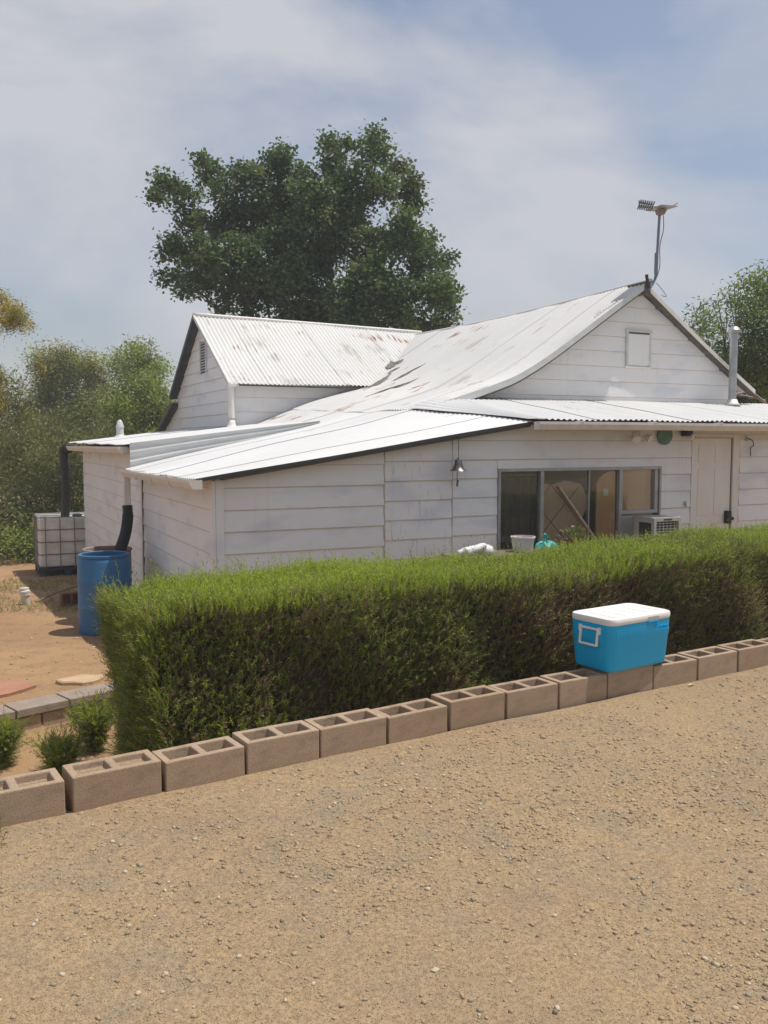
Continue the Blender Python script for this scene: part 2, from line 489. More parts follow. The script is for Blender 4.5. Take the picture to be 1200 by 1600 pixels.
def stone_unit(r):
    v = np.array([[-1, -1, -1], [1, -1, -1], [1, 1, -1], [-1, 1, -1], [-1, -1, 1], [1, -1, 1], [1, 1, 1], [-1, 1, 1]], float)
    v[4:, :2] *= 0.55
    v += r.normal(0, 0.24, v.shape)
    v /= np.linalg.norm(v, axis=1)[:, None] ** 0.55
    v[:, 2] *= 0.55
    return v
SQ = np.array([[3, 2, 1, 0], [4, 5, 6, 7], [0, 1, 5, 4], [1, 2, 6, 5], [2, 3, 7, 6], [3, 0, 4, 7]])
units = np.array([stone_unit(rng) for _ in range(40)])

def scatter_xy(n, far=0.9):
    """points on the driveway in front of the blocks, denser near the viewpoint"""
    P = []
    while len(P) < n:
        x = rng.uniform(-4.3, 5.0, n); y = 1.7 + 6.0 * rng.random(n) ** 1.5
        dd = (x - W0[0]) * wn[0] + (y - W0[1]) * wn[1]
        clump = vnoise(x * 1.1, y * 1.1, 4) + 0.5 * vnoise(x * 3.1, y * 3.1, 9)
        k = (dd < -0.015) & (np.abs(x) < 0.52 * y + 0.3 + 1.0 * (rng.random(n) < .5)) & (rng.random(n) < 0.14 + 0.22 * (clump > -.2) + 0.5 * (clump > 0.45)) & (rng.random(n) < 1.15 - .55 * sst(y, 3.2, 5.2))
        P += list(np.stack([x, y], 1)[k])
    return np.array(P[:n])

n = 78000
P = scatter_xy(n)
S = np.clip(0.0016 * np.exp(rng.normal(0, 0.78, n)), 0.0008, 0.0105) * (0.95 + 0.03 * P[:, 1])
U_ = units[rng.integers(0, 40, n)]
ang_ = rng.uniform(0, 6.283, n); c_, s_ = np.cos(ang_), np.sin(ang_)
asp = rng.uniform(0.75, 1.3, (n, 1))
vx = U_[:, :, 0] * asp; vy = U_[:, :, 1] / asp
Vv = np.stack([vx * c_[:, None] - vy * s_[:, None], vx * s_[:, None] + vy * c_[:, None], U_[:, :, 2]], -1) * S[:, None, None]
Vv[:, :, 0] += P[:, 0:1]; Vv[:, :, 1] += P[:, 1:2]
Vv[:, :, 2] += (drive_z(P[:, 0], P[:, 1]) + S * 0.22)[:, None]
Fv = (SQ[None] + (np.arange(n) * 8)[:, None, None]).reshape(-1, 4)
mi = np.repeat(rng.choice(4, n, p=[0.36, 0.52, 0.08, 0.04]), 6)
tag(link('gravel', np_mesh('gravel', Vv.reshape(-1, 3), Fv, STONE_M, mi), driveway), kind='stuff')

stone_me = []
for k in range(20):
    uu = units[k]
    me = np_mesh('stone', uu, SQ, STONE_M[[0, 1, 2, 1, 3, 0, 1, 1, 0, 1][k % 10]])
    bm = bmesh.new(); bm.from_mesh(me)
    bmesh.ops.bevel(bm, geom=list(bm.edges), offset=0.16, segments=1, affect='EDGES'); bm.to_mesh(me); bm.free()
    stone_me.append(me)
P = scatter_xy(240)
for i in range(240):
    o = bpy.data.objects.new('stone', stone_me[i % 20]); COL.objects.link(o); o.parent = driveway
    s = float(np.clip(0.0080 * math.exp(rng.normal(0, 0.32)), 0.005, 0.019)) * (0.9 + 0.03 * P[i, 1])
    o.scale = (s * rng.uniform(.8, 1.4), s, s * rng.uniform(.7, 1.1))
    o.location = (P[i, 0], P[i, 1], float(drive_z(P[i, 0], P[i, 1])) + s * 0.25)
    o.rotation_euler = (rng.uniform(-.15, .15), rng.uniform(-.15, .15), rng.uniform(0, 6.28))

# small stones and clods in the yard
n = 3500
x = rng.uniform(-6.5, -1.6, n); y = rng.uniform(6.0, 17, n)
S = np.clip(0.007 * np.exp(rng.normal(0, 0.5, n)), 0.003, 0.03)
U_ = units[rng.integers(0, 40, n)]
Vv = U_ * S[:, None, None]
Vv[:, :, 0] += x[:, None]; Vv[:, :, 1] += y[:, None]; Vv[:, :, 2] += (terr(x, y) + S * 0.2)[:, None]
Fv = (SQ[None] + (np.arange(n) * 8)[:, None, None]).reshape(-1, 4)
mi = np.repeat(rng.choice(4, n, p=[0.1, 0.6, 0.25, 0.05]), 6)
tag(link('yard_pebbles', np_mesh('yard_pebbles', Vv.reshape(-1, 3), Fv, STONE_M, mi)),
    'scattered pebbles and clods over the red dirt yard', 'pebbles', kind='stuff')

# ------------------------------------------------------------------ house frame
HA = rad(25.486)
ha = np.array([math.cos(HA), math.sin(HA), 0]); hb = np.array([-ha[1], ha[0], 0])
HC = np.array([-1.582, 8.3, 0])
GZ = -0.45
def W(s, t, z):
    q = HC + ha * s + hb * t
    return (q[0], q[1], z)

house = thing('farmhouse', 'rambling white farmhouse with painted corrugated metal roofs and lap siding', 'house', (HC[0], HC[1], GZ), HA)
def part(name, mb, mats, parent=None, **k):
    """mesh given in (s, t, z) with z absolute"""
    mb.v = [(p[0], p[1], p[2] - GZ) for p in mb.v]
    return link(name, mb.mesh(name, mats, **k), parent or house)

TG = 1.70
RIDGE_S, RIDGE_Z = 6.45, 3.765
PS = np.array([-0.3, 0.0, 1.2, 2.25, 3.0, 3.45, 3.9, 4.3, 4.66, 4.96, 5.263, 5.889, 6.2, 6.45])
PZ = np.array([1.225, 1.295, 1.57, 1.795, 1.99, 2.125, 2.265, 2.405, 2.60, 2.787, 2.992, 3.413, 3.615, 3.776])
def prof(s):
    return np.interp(s, PS, PZ)
_ss = np.linspace(-0.3, 6.45, 400)
_zz = np.interp(_ss, PS, PZ)
_k = np.ones(15) / 15
_zz = np.concatenate([_zz[:7], np.convolve(_zz, _k, 'valid'), _zz[-7:]])
def zmain(s, t):
    """painted iron over the left slope: steep at the ridge, sweeping out flat; lifts a little towards the back, sags"""
    z = np.interp(s, _ss, _zz)
    back = np.clip((t - 3.2) / 3.0, 0, 1.2)
    z = z + 0.17 * back * np.exp(-((s - 3.6) / 1.2) ** 2)
    z = z - 0.05 * np.sin(np.clip((t - TG) / 6.7, 0, 1) * math.pi) * np.clip((s - 4.5) / 2.1, 0, 1)
    z = z + 0.010 * np.sin(2.1 * t + s) * np.cos(1.7 * s) + 0.005 * np.sin(7 * t + 3 * s)
    f = np.clip((TG - t) / 1.85, 0, 1)              # the front edge of the lean-to sits lower on its right
    zf = 1.295 + (1.807 - 1.295) * s / 3.365
    return np.where(s < 3.6, z * (1 - f) + zf * f, z)

def sheets(name, fn, p0, p1, nq, mat, q=(0.0, 1.0), width=0.66, pitch=0.076, amp=0.009, lens=3.0, parent=None, pv=6):
    """a roof of overlapping corrugated sheets; fn(p, q) gives s, t, z; q runs down the slope"""
    root = link(name, None, house) if parent is None else parent
    root.empty_display_size = 0.1
    n = max(1, round((p1 - p0) / width)); w = (p1 - p0) / n
    for i in range(n):
        a = p0 + i * w; b = a + w + (0.03 if i < n - 1 else 0)
        np_ = max(3, int((b - a) / pitch * pv) + 1)
        p = np.linspace(a, b, np_); qq = np.linspace(q[0], q[1], nq)
        Pm, Qm = np.meshgrid(p, qq)
        S, T, Zm = fn(Pm, Qm)
        Zm = Zm + amp * np.sin(2 * np.pi * (Pm - p0) / pitch) + 0.0045 * (i % 2) + 0.003 * np.sin(5 * Pm + 9 * Qm)
        V = np.stack([S, T, Zm - GZ], -1).reshape(-1, 3)
        idx = np.arange(np_ * nq).reshape(nq, np_)
        F = np.stack([idx[:-1, :-1], idx[1:, :-1], idx[1:, 1:], idx[:-1, 1:]], -1).reshape(-1, 4)
        me = np_mesh('metal_sheet', V, F, mat, smooth=True)
        uvl = me.uv_layers.new(name='UV')
        lv = np.empty(len(F) * 4, np.int32); me.loops.foreach_get('vertex_index', lv)
        UVv = np.stack([Pm.ravel(), Qm.ravel() * lens], -1)[lv]
        uvl.data.foreach_set('uv', UVv.astype(np.float32).ravel())
        link('metal_sheet', me, root)
    return root

def seam_s(t):      # where the porch roof laps over the lean-to
    return 3.45 + (2.98 - 3.45) * np.clip((t + 0.2) / (TG + 0.2), 0, 1)

def f_lean(p, q):   # p = t, q: 0 right edge .. 1 gutter
    hi = np.where(p < TG - 0.02, seam_s(p), 3.05)
    s = hi + (-0.22 - hi) * q
    return s, p, zmain(s, p)
sheets('lean_to_roof', f_lean, -0.16, 3.52, 26, MROOF_L, lens=3.4)

def f_main(p, q):
    s = RIDGE_S + 0.02 + (2.96 - RIDGE_S) * q
    return s, p, zmain(s, p) + 0.012
sheets('main_roof', f_main, TG - 0.24, 8.45, 40, MROOF_M, lens=4.4, amp=0.013)
def f_low(p, q):    # main slope going on down towards the shed, behind the step
    s = 3.02 + (2.05 - 3.02) * q
    return s, p, zmain(s, p) + 0.006
sheets('lower_main_roof', f_low, 3.50, 8.45, 12, MROOF_M, lens=1.2)
def f_right(p, q):
    s = RIDGE_S - 0.02 + (8.60 - RIDGE_S) * q
    z = RIDGE_Z + 0.005 + (2.35 - RIDGE_Z) * q - 0.03 * np.sin(q * math.pi)
    return s, p, z - 0.05 * np.sin(np.clip((p - TG) / 6.7, 0, 1) * math.pi) * (1 - q)
sheets('right_roof', f_right, TG - 0.14, 9.2, 16, MROOF_M, lens=2.6)
def f_porch(p, q):  # p = s; q: 0 at the gable wall .. 1 at the gutter
    lo = np.clip((p - 2.9) / 0.6, 0, 1)
    t0 = TG + 0.05
    t1 = -0.30
    t = t0 + (t1 - t0) * q
    z = 2.165 + (1.835 - 2.165) * q + 0.0 * p
    return p, t, z
def f_porch_left(p, q):
    s = seam_s(TG + 0.05 - (TG + 0.35) * q) - 0.05 + (3.52 - seam_s(TG + 0.05 - (TG + 0.35) * q) + 0.05) * p
    t = TG + 0.05 + (-0.30 - TG - 0.05) * q
    z = 2.165 + (1.835 - 2.165) * q
    zl = zmain(s, t) + 0.03
    return s, t, zl + (z - zl) * p
pr = sheets('porch_roof', f_porch, 3.50, 10.4, 14, MROOF_P, lens=2.1)
sheets('porch_roof', f_porch_left, 0.0, 1.0, 14, MROOF_P, width=1.0, pitch=0.14, amp=0.006, lens=2.1, parent=pr, pv=8)

WING_T, WING_Z, WING_S = 8.39, 3.92, 1.874
def f_wing(p, q):
    t = WING_T + (6.08 - WING_T) * q
    z = WING_Z + (2.55 - WING_Z) * q - 0.03 * np.sin(q * math.pi) - 0.018 * (p - WING_S) * (1 - q)
    return p, t, z + 0.012 * np.sin(1.9 * p)
sheets('wing_roof', f_wing, WING_S, 6.7, 16, MROOF_W, lens=2.7, amp=0.011)
def f_wingb(p, q):
    t = WING_T + (10.5 - WING_T) * q
    return p, t, WING_Z + (2.56 - WING_Z) * q - 0.018 * (p - WING_S) * (1 - q)
sheets('wing_back_roof', f_wingb, WING_S, 6.7, 6, MROOF_W, lens=2.7, width=1.4)
def f_rear(p, q):
    t = 10.35 + (12.35 - 10.35) * q
    return p, t, 2.42 + (1.70 - 2.42) * q
sheets('rear_roof', f_rear, WING_S - 0.02, 6.7, 4, MROOF_W, lens=2.0, width=1.6)
def z_shed(s, t):
    return 1.565 + (1.86 - 1.565) * (s + 0.2) / 2.45 + 0.012 * (t - 3.5) * 0.3
def f_shed(p, q):
    s = 2.32 + (-0.24 - 2.32) * q
    return s, p, z_shed(s, p)
sheets('shed_roof', f_shed, 3.46, 9.50, 10, MROOF_L, lens=2.5)

# ------------------------------------------------------------------ walls of lapped boards
def frame(o, uax, nax):
    return np.array(o, float), np.array(uax, float), np.array(nax, float)
FR_FRONT = frame((0, 0, 0), (1, 0, 0), (0, -1, 0))
FR_SIDE = frame((0, 0, 0), (0, 1, 0), (-1, 0, 0))
FR_GABLE = frame((0, TG, 0), (1, 0, 0), (0, -1, 0))
FR_WINGG = frame((2.03, 0, 0), (0, 1, 0), (-1, 0, 0))
FR_WINGF = frame((0, 6.30, 0), (1, 0, 0), (0, -1, 0))

def board(parent, fr, u0, u1, z0, z1, top=None, mat=None, off=0.004, lap=0.012):
    o, ua, na = fr
    u = np.array([u0, u1])
    if top is not None:
        u = np.linspace(u0, u1, 90)
        tv = np.minimum(top(u), z1)
        k = tv > z0 + 0.004
        if k.sum() < 2: return
        if (tv[k] >= z1 - 1e-6).all(): u = np.array([u[k][0], u[k][-1]])
        else: u = u[k]
        tv = np.minimum(top(u), z1)
    else:
        tv = np.array([z1, z1])
    mb = MB(); n = len(u); V = []
    jit = random.uniform(-0.0015, 0.0015)
    dz = random.uniform(-0.002, 0.002)
    for i in range(n):
        zb_ = z0 - 0.012 + dz
        for z, f in ((zb_, 1), (min(zb_ + .006, tv[i]), 1), (tv[i], 1), (tv[i], 0), (zb_, 0)):
            oo = (off + lap * (z1 - z) / (z1 - z0) + jit) if f else -0.004
            V.append(o + ua * u[i] + na * oo + np.array([0, 0, z]))
    Fs = []; Ms = []
    for i in range(n - 1):
        a = 5 * i; b = a + 5
        Fs += [(a, b, b + 1, a + 1), (a + 1, b + 1, b + 2, a + 2), (a + 2, b + 2, b + 3, a + 3), (a + 4, b + 4, b, a)]
        Ms += [1, 0, 0, 1]  # brown lip and underside: painted lap shadow together with dirt
    e_ = 5 * n - 5
    Fs += [(0, 1, 2, 3, 4), (e_ + 4, e_ + 3, e_ + 2, e_ + 1, e_)]; Ms += [1, 1]
    mb.add(V, Fs); mb.m = Ms
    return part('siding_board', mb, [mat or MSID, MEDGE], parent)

def backing(name, fr, pts, depth=0.06, mat=None):
    o, ua, na = fr
    mb = MB(); n = len(pts)
    A = [o + ua * p[0] + np.array([0, 0, p[1]]) - na * 0.003 for p in pts]
    B = [q - na * depth for q in A]
    mb.add(A + B, [tuple(range(n)), tuple(range(2 * n - 1, n - 1, -1))] + [(i, i + n, (i + 1) % n + n, (i + 1) % n) for i in range(n)])
    return part(name, mb, [mat or MTRIM])

# front wall (one plane, three runs of boards, a wide window and a narrow door)
WS0, WS1, WZ0, WZ1 = 3.118, 5.36, 0.20, 1.285
DS0, DS1, DZ1 = 5.895, 6.51, 1.648
def top_front(s):
    return np.minimum(1.245 + (1.807 - 1.295) * s / 3.365, 1.80)
fw = link('front_wall', None, house); fw.empty_display_size = .1
mb = MB()
mb.hexa([(0, .003, -.6), (WS0, .003, -.6), (WS0, .09, -.6), (0, .09, -.6), (0, .003, 1.22), (WS0, .003, 1.69), (WS0, .09, 1.69), (0, .09, 1.22)])
mb.box(WS0, WS1, .003, .09, -.6, WZ0); mb.box(WS0, WS1, .003, .09, WZ1, 1.70)
mb.box(WS1, DS0, .003, .09, -.6, 1.80); mb.box(DS0, DS1 + .12, .003, .09, DZ1, 1.80); mb.box(DS1 + .12, 10.3, .003, .09, -.6, 1.80)
part('wall_core', mb, [MTRIM], fw)
zl = [1.175 + 0.2067 * k for k in range(-8, 3)]
for z0, z1 in zip(zl[:-1], zl[1:]): board(fw, FR_FRONT, 0.012, 1.747, z0, z1, top_front)
zr = [0.62 + 0.2 * k for k in range(-6, 7)]
for z0, z1 in zip(zr[:-1], zr[1:]):
    board(fw, FR_FRONT, 1.757, 2.532, z0 - .012, z1 - .012, top_front, MSTR, off=0.008)
    zz0, zz1 = z0, z1
    if z1 <= WZ1:
        if z1 > WZ0:
            board(fw, FR_FRONT, 2.544, WS0 - .02, z0, z1); board(fw, FR_FRONT, WS1 + .02, DS0 - .05, z0, z1)
        else:
            board(fw, FR_FRONT, 2.544, DS0 - .05, z0, z1)
        board(fw, FR_FRONT, DS1 + .135, 10.3, z0, z1)
    elif z0 < WZ1:
        board(fw, FR_FRONT, 2.544, WS0 - .021, z0, z1); board(fw, FR_FRONT, WS0 - .02, WS1 + .02, WZ1 + .03, z1)
        board(fw, FR_FRONT, WS1 + .021, DS0 - .05, z0, z1); board(fw, FR_FRONT, DS1 + .135, 10.3, z0, z1)
    elif z0 < DZ1 + .05 and z1 < 1.7:
        board(fw, FR_FRONT, 2.544, DS0 - .05, z0, z1, top_front); board(fw, FR_FRONT, DS1 + .135, 10.3, z0, z1)
    else:
        board(fw, FR_FRONT, 2.544, DS0 - .05, z0, z1, top_front); board(fw, FR_FRONT, DS0 - .048, 10.3, max(z0, 1.70), z1, top_front)

# side wall of the lean-to and of the shed, facing the barrels
sw = link('side_wall', None, house); sw.empty_display_size = .1
backing('wall_core', FR_SIDE, [(0, -.6), (3.5, -.8), (3.5, 1.24), (0, 1.24)]).parent = sw
for z0, z1 in zip(zl[:-1], zl[1:]): board(sw, FR_SIDE, 0.012, 3.42, z0, z1, lambda u: np.full_like(u, 1.25))
zs = [1.03 + 0.207 * k for k in range(-10, 4)]
backing('wall_core', FR_SIDE, [(3.53, -.8), (9.40, -1.2), (9.40, 1.50), (3.53, 1.50)]).parent = sw
for z0, z1 in zip(zs[:-1], zs[1:]): board(sw, FR_SIDE, 3.57, 9.40, z0, z1, lambda u: np.full_like(u, 1.52), off=-.002)
ew = link('shed_end_wall', None, house); ew.empty_display_size = .1
FR_END = frame((0, 9.40, 0), (1, 0, 0), (0, 1, 0))
for z0, z1 in zip(zs[:-1], zs[1:]): board(ew, FR_END, 0.0, 2.03, z0, z1, lambda u: 1.52 + .1 * u)

# gable over the porch roof
gw = link('gable_wall', None, house); gw.empty_display_size = .1
def top_gable(s):
    return np.where(s < RIDGE_S, np.interp(s, _ss, _zz), RIDGE_Z + (2.35 - RIDGE_Z) * (s - RIDGE_S) / (8.60 - RIDGE_S) - .03) - 0.045
gs = np.linspace(3.3, 8.28, 60)
backing('wall_core', FR_GABLE, [(3.3, 1.5), (8.28, 1.5)] + [(x, float(top_gable(x)) - .02) for x in gs[::-1]]).parent = gw
zg = [2.02 + 0.205 * k for k in range(0, 10)]
for z0, z1 in zip(zg[:-1], zg[1:]): board(gw, FR_GABLE, 3.3, 8.28, z0, z1, top_gable, lap=0.009)
FR_RIGHT = frame((8.28, 0, 0), (0, 1, 0), (1, 0, 0))
backing('right_wall', FR_RIGHT, [(TG, -.6), (9.0, -.6), (9.0, 2.5), (TG, 2.5)])
mb = MB().box(10.28, 10.34, .09, TG, -.6, 1.83); part('porch_end_wall', mb, [MTRIM])
mb = MB().box(8.34, 10.28, TG, TG + .06, -.6, 2.13); part('porch_back_wall', mb, [MTRIM])

# wing gable and its strip of wall above the main roof
wg = link('wing_gable_wall', None, house); wg.empty_display_size = .1
def top_wing(t):
    return np.where(t < WING_T, WING_Z + (2.55 - WING_Z) * (WING_T - t) / (WING_T - 6.08), np.maximum(WING_Z + (2.56 - WING_Z) * (t - WING_T) / (10.5 - WING_T), 2.42 - .72 * (t - 10.35) / 2.0)) - 0.05
ts = np.linspace(6.30, 12.3, 70)
backing('wall_core', FR_WINGG, [(6.30, -.8), (12.3, -.8)] + [(x, float(top_wing(x)) - .02) for x in ts[::-1]]).parent = wg
zw = [1.46 + 0.207 * k for k in range(0, 12)]
for z0, z1 in zip(zw[:-1], zw[1:]): board(wg, FR_WINGG, 6.31, 12.3, z0, z1, top_wing)
wf = link('wing_front_wall', None, house); wf.empty_display_size = .1
backing('wall_core', FR_WINGF, [(2.03, 1.5), (6.2, 1.5), (6.2, 2.60), (2.03, 2.60)]).parent = wf
for z0, z1 in zip([1.80, 2.10, 2.34], [2.10, 2.34, 2.62]): board(wf, FR_WINGF, 2.04, 5.6, z0, z1)
mb = MB().box(2.0, 7.8, 12.24, 12.3, -.9, 1.72); part('rear_wall', mb, [MTRIM])

# step between the lean-to roof and the higher shed roof: crinkled flashing
mb = MB(); V = []; nn = 60
for i in range(nn):
    s = -0.16 + (2.42 + 0.16) * i / (nn - 1)
    lo = float(zmain(np.array(s), np.array(3.5))) - .02; hi = float(z_shed(s, 3.5)) + .012
    hi = max(hi, lo + .005)
    for j in range(16):
        V.append((s, 3.455 + 0.014 * math.sin(j * 1.15 + s * .5), lo + (hi - lo) * j / 15))
Fs = [(i * 16 + j, (i + 1) * 16 + j, (i + 1) * 16 + j + 1, i * 16 + j + 1) for i in range(nn - 1) for j in range(15)]
mb.add(V, Fs); part('step_flashing', mb, [MSTEP], smooth=True)

# edges: dark drip edge on the lean-to rake, rake fascias on the gables
def ribbon(name, pts, h, th, mat, nrm=(0, -1, 0)):
    mb = MB(); nrm = np.array(nrm, float); n = len(pts); V = []
    for p in pts:
        p = np.array(p, float)
        V += [p, p - (0, 0, h), p - (0, 0, h) - nrm * th, p - nrm * th]
    Fs = []
    for i in range(n - 1):
        a = 4 * i; b = a + 4
        for k in range(4): Fs.append((a + k, a + (k + 1) % 4, b + (k + 1) % 4, b + k))
    Fs += [(0, 3, 2, 1), (4 * n - 4, 4 * n - 3, 4 * n - 2, 4 * n - 1)]
    mb.add(V, Fs)
    return part(name, mb, [mat])
lean_edge = [(s, -.17, float(zmain(np.array(s), np.array(-.16))) - .004) for s in np.linspace(-.2, 3.42, 30)]
ribbon('drip_edge', lean_edge, 0.028, 0.02, MDARK)
ribbon('eave_board', [(p[0], -.155, p[2] - .030) for p in lean_edge if p[0] > .02], 0.022, 0.12, MEAVE)
rake = [(s, TG - .25, float(zmain(np.array(s), np.array(TG))) + .018) for s in np.linspace(3.12, 6.45, 46)]
ribbon('rake_flashing', rake, 0.085, 0.02, MSTEP)
ribbon('rake_soffit', [(p[0], TG - .228, p[2] - .05) for p in rake], 0.06, 0.22, MEAVE)
rr = [(RIDGE_S + (8.60 - RIDGE_S) * q, TG - .15, RIDGE_Z + .015 + (2.35 - RIDGE_Z) * q - .03 * math.sin(q * math.pi)) for q in np.linspace(0, 1, 14)]
ribbon('rake_flashing', rr, 0.055, 0.02, MTRIM)
ribbon('rake_soffit', [(p[0], TG - .128, p[2] - .03) for p in rr], 0.035, 0.12, MEAVE)
mb = MB().bar((RIDGE_S - .05, TG - .27, 3.68), (RIDGE_S - .05, TG + .1, 3.68), .09, .16); part('ridge_beam_end', mb, [MEAVE])
mb = MB().tube([(RIDGE_S, t, RIDGE_Z + .012 - .05 * math.sin((t - TG) / 6.7 * math.pi) * (t > TG)) for t in np.linspace(TG - .26, 8.4, 24)], 0.035, 8); part('ridge_cap', mb, [MWHITE], smooth=True)
mb = MB().tube([(s, WING_T, WING_Z + .01 - .018 * (s - WING_S)) for s in np.linspace(WING_S - .01, 6.6, 20)], 0.035, 8); part('wing_ridge_cap', mb, [MWHITE], smooth=True)
def wz(t): return float(top_wing(np.array(t))) + .05
ribbon('wing_rake_trim', [(WING_S - .012, t, wz(t) + .012) for t in np.linspace(6.05, WING_T, 10)], 0.07, 0.02, MSTEP, (-1, 0, 0))
ribbon('wing_rake_trim', [(WING_S - .012, t, wz(t) + .012) for t in np.linspace(WING_T, 10.5, 10)], 0.10, 0.02, MDARK, (-1, 0, 0))
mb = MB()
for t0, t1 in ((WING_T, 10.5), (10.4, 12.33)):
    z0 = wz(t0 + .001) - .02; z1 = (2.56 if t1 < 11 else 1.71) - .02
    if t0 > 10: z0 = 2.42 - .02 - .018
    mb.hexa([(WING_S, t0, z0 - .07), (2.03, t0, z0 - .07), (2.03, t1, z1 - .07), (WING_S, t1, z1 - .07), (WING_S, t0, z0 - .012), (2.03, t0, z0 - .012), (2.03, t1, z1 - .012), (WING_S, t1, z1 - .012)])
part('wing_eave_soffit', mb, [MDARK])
mb = MB().box(2.05, 5.2, 6.085, 6.10, 2.505, 2.535); part('wing_eave_edge', mb, [MEAVE])

# leaf litter and old sealant caught in the valley
MLIT = simple('leaf_litter', (0.14, 0.12, 0.105), (0.24, 0.21, 0.185), 18, 0.95, bmp=0.8, bscale=30)
for (ps, pt, rx, ry, rot) in ((4.55, 6.0, .30, .09, .5), (4.35, 5.85, .16, .13, 0), (5.25, 6.9, .20, .14, .6), (4.75, 5.4, .30, .03, -.1), (4.10, 4.6, .40, .018, -.05), (4.95, 6.35, .13, .07, .3)):
    mb = MB(); V = []; nr = 5; na_ = 18
    cz = None
    for i in range(nr):
        for k in range(na_):
            a = 2 * math.pi * k / na_; r = (i / (nr - 1)) * (1 + .25 * math.sin(3 * a + ps * 7) + .15 * math.sin(7 * a + pt))
            x_ = r * rx * math.cos(a); y_ = r * ry * math.sin(a)
            s = ps + x_ * math.cos(rot) - y_ * math.sin(rot); t = pt + x_ * math.sin(rot) + y_ * math.cos(rot)
            zm = float(zmain(np.array(s), np.array(t))) + .012
            zwg = float(f_wing(np.array(s), (WING_T - np.array(t)) / (WING_T - 6.08))[2]) if t > 6.08 else -9
            V.append((s, t, max(zm, zwg) + .014 + .022 * (1 - (i / (nr - 1)) ** 2) + .006 * math.sin(9 * a + i)))
    Fs = [(i * na_ + k, (i + 1) * na_ + k, (i + 1) * na_ + (k + 1) % na_, i * na_ + (k + 1) % na_) for i in range(nr - 1) for k in range(na_)]
    mb.add(V, Fs); part('leaf_litter', mb, [MLIT])

# corner boards
def vboard(name, s0, s1, t0, t1, z0, z1, mat=MTRIM): return part(name, MB().box(s0, s1, t0, t1, z0, z1), [mat])
vboard('corner_board', -.022, .012, -.022, .06, -.6, 1.235, MSID)
vboard('corner_board', .014, .09, -.026, -.001, -.6, 1.225, MSID)
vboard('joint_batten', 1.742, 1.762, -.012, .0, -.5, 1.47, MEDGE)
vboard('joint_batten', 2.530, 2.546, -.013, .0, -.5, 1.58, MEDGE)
vboard('corner_board', -.016, .02, 3.50, 3.57, -.75, 1.50, MTRIM)
vboard('dark_gap_strip', -.014, .02, 3.43, 3.475, -.65, 1.24, MEAVE)
vboard('corner_board', 2.0, 2.045, 6.27, 6.305, 1.80, 2.52, MWHITE)
vboard('corner_board', 8.22, 8.31, TG - .025, TG, 2.02, 2.60, MTRIM)

# gutters and downspouts
def gutter(name, pts, w, h, nrm, mat, parent=None):
    """open-topped trough along pts; nrm is the outward direction"""
    nrm = np.array(nrm, float); n = len(pts); V = []
    prof_ = [(0, 0), (0, -h), (w * .72, -h), (w, -h * .35), (w, 0), (w - .006, 0), (w - .006, -h * .3), (w * .7, -h + .006), (.006, -h + .006), (.006, 0)]
    for p in pts:
        p = np.array(p, float)
        for x_, z_ in prof_: V.append(p + nrm * x_ + np.array([0, 0, z_]))
    m = len(prof_)
    Fs = [(i * m + k, i * m + (k + 1) % m, (i + 1) * m + (k + 1) % m, (i + 1) * m + k) for i in range(n - 1) for k in range(m)]
    for e_ in (0, (n - 1) * m): Fs.append((e_ + 1, e_ + 2, e_ + 3, e_ + 4, e_ + 0))
    return part(name, MB().add(V, Fs), [mat], parent)
g1 = gutter('lean_to_gutter', [(-.15, t, z) for t, z in ((-.19, 1.255), (1.0, 1.25), (2.2, 1.248), (3.62, 1.245))], .12, .085, (-1, 0, 0), MTRIM)
for t in (.7, 1.6, 2.5): part('gutter_joint', MB().box(-.276, -.145, t, t + .03, 1.158, 1.262), [MTRIM], g1)
g2 = gutter('shed_gutter', [(-.16, 3.62, 1.535), (-.16, 6.5, 1.525), (-.16, 9.62, 1.52)], .12, .085, (-1, 0, 0), MTRIM)
g3 = gutter('porch_gutter', [(s, -.30, 1.812 + .002 * math.sin(s * 5)) for s in np.linspace(3.36, 10.4, 9)], .11, .085, (0, -1, 0), MTRIM)
for s in (3.9, 4.9, 5.9, 6.9, 7.9): part('gutter_hanger', MB().box(s, s + .03, -.415, -.29, 1.806, 1.822), [MWHITE], g3)
part('eave_board', MB().box(3.45, 10.3, -.29, -.265, 1.735, 1.815), [MEAVE])
part('porch_soffit', MB().box(3.45, 10.3, -.264, -.02, 1.803, 1.812), [MTRIM])
part('downspout', MB().box(-.255, -.175, 3.36, 3.44, .74, 1.175), [MTRIM], bevel=.01)
part('wing_downspout', MB().tube([(1.93, 6.16, 2.50), (1.93, 6.16, 1.98)], .055, 14), [MWHITE], smooth='auto')
part('downspout_flashing', MB().lathe([(.17, 0), (.10, .03), (.065, .10), (.058, .16)], (1.93, 6.16, 1.79), 16), [MWHITE], smooth=True)
part('downspout_elbow', MB().box(1.86, 2.0, 6.07, 6.22, 2.49, 2.54), [MWHITE], bevel=.01)

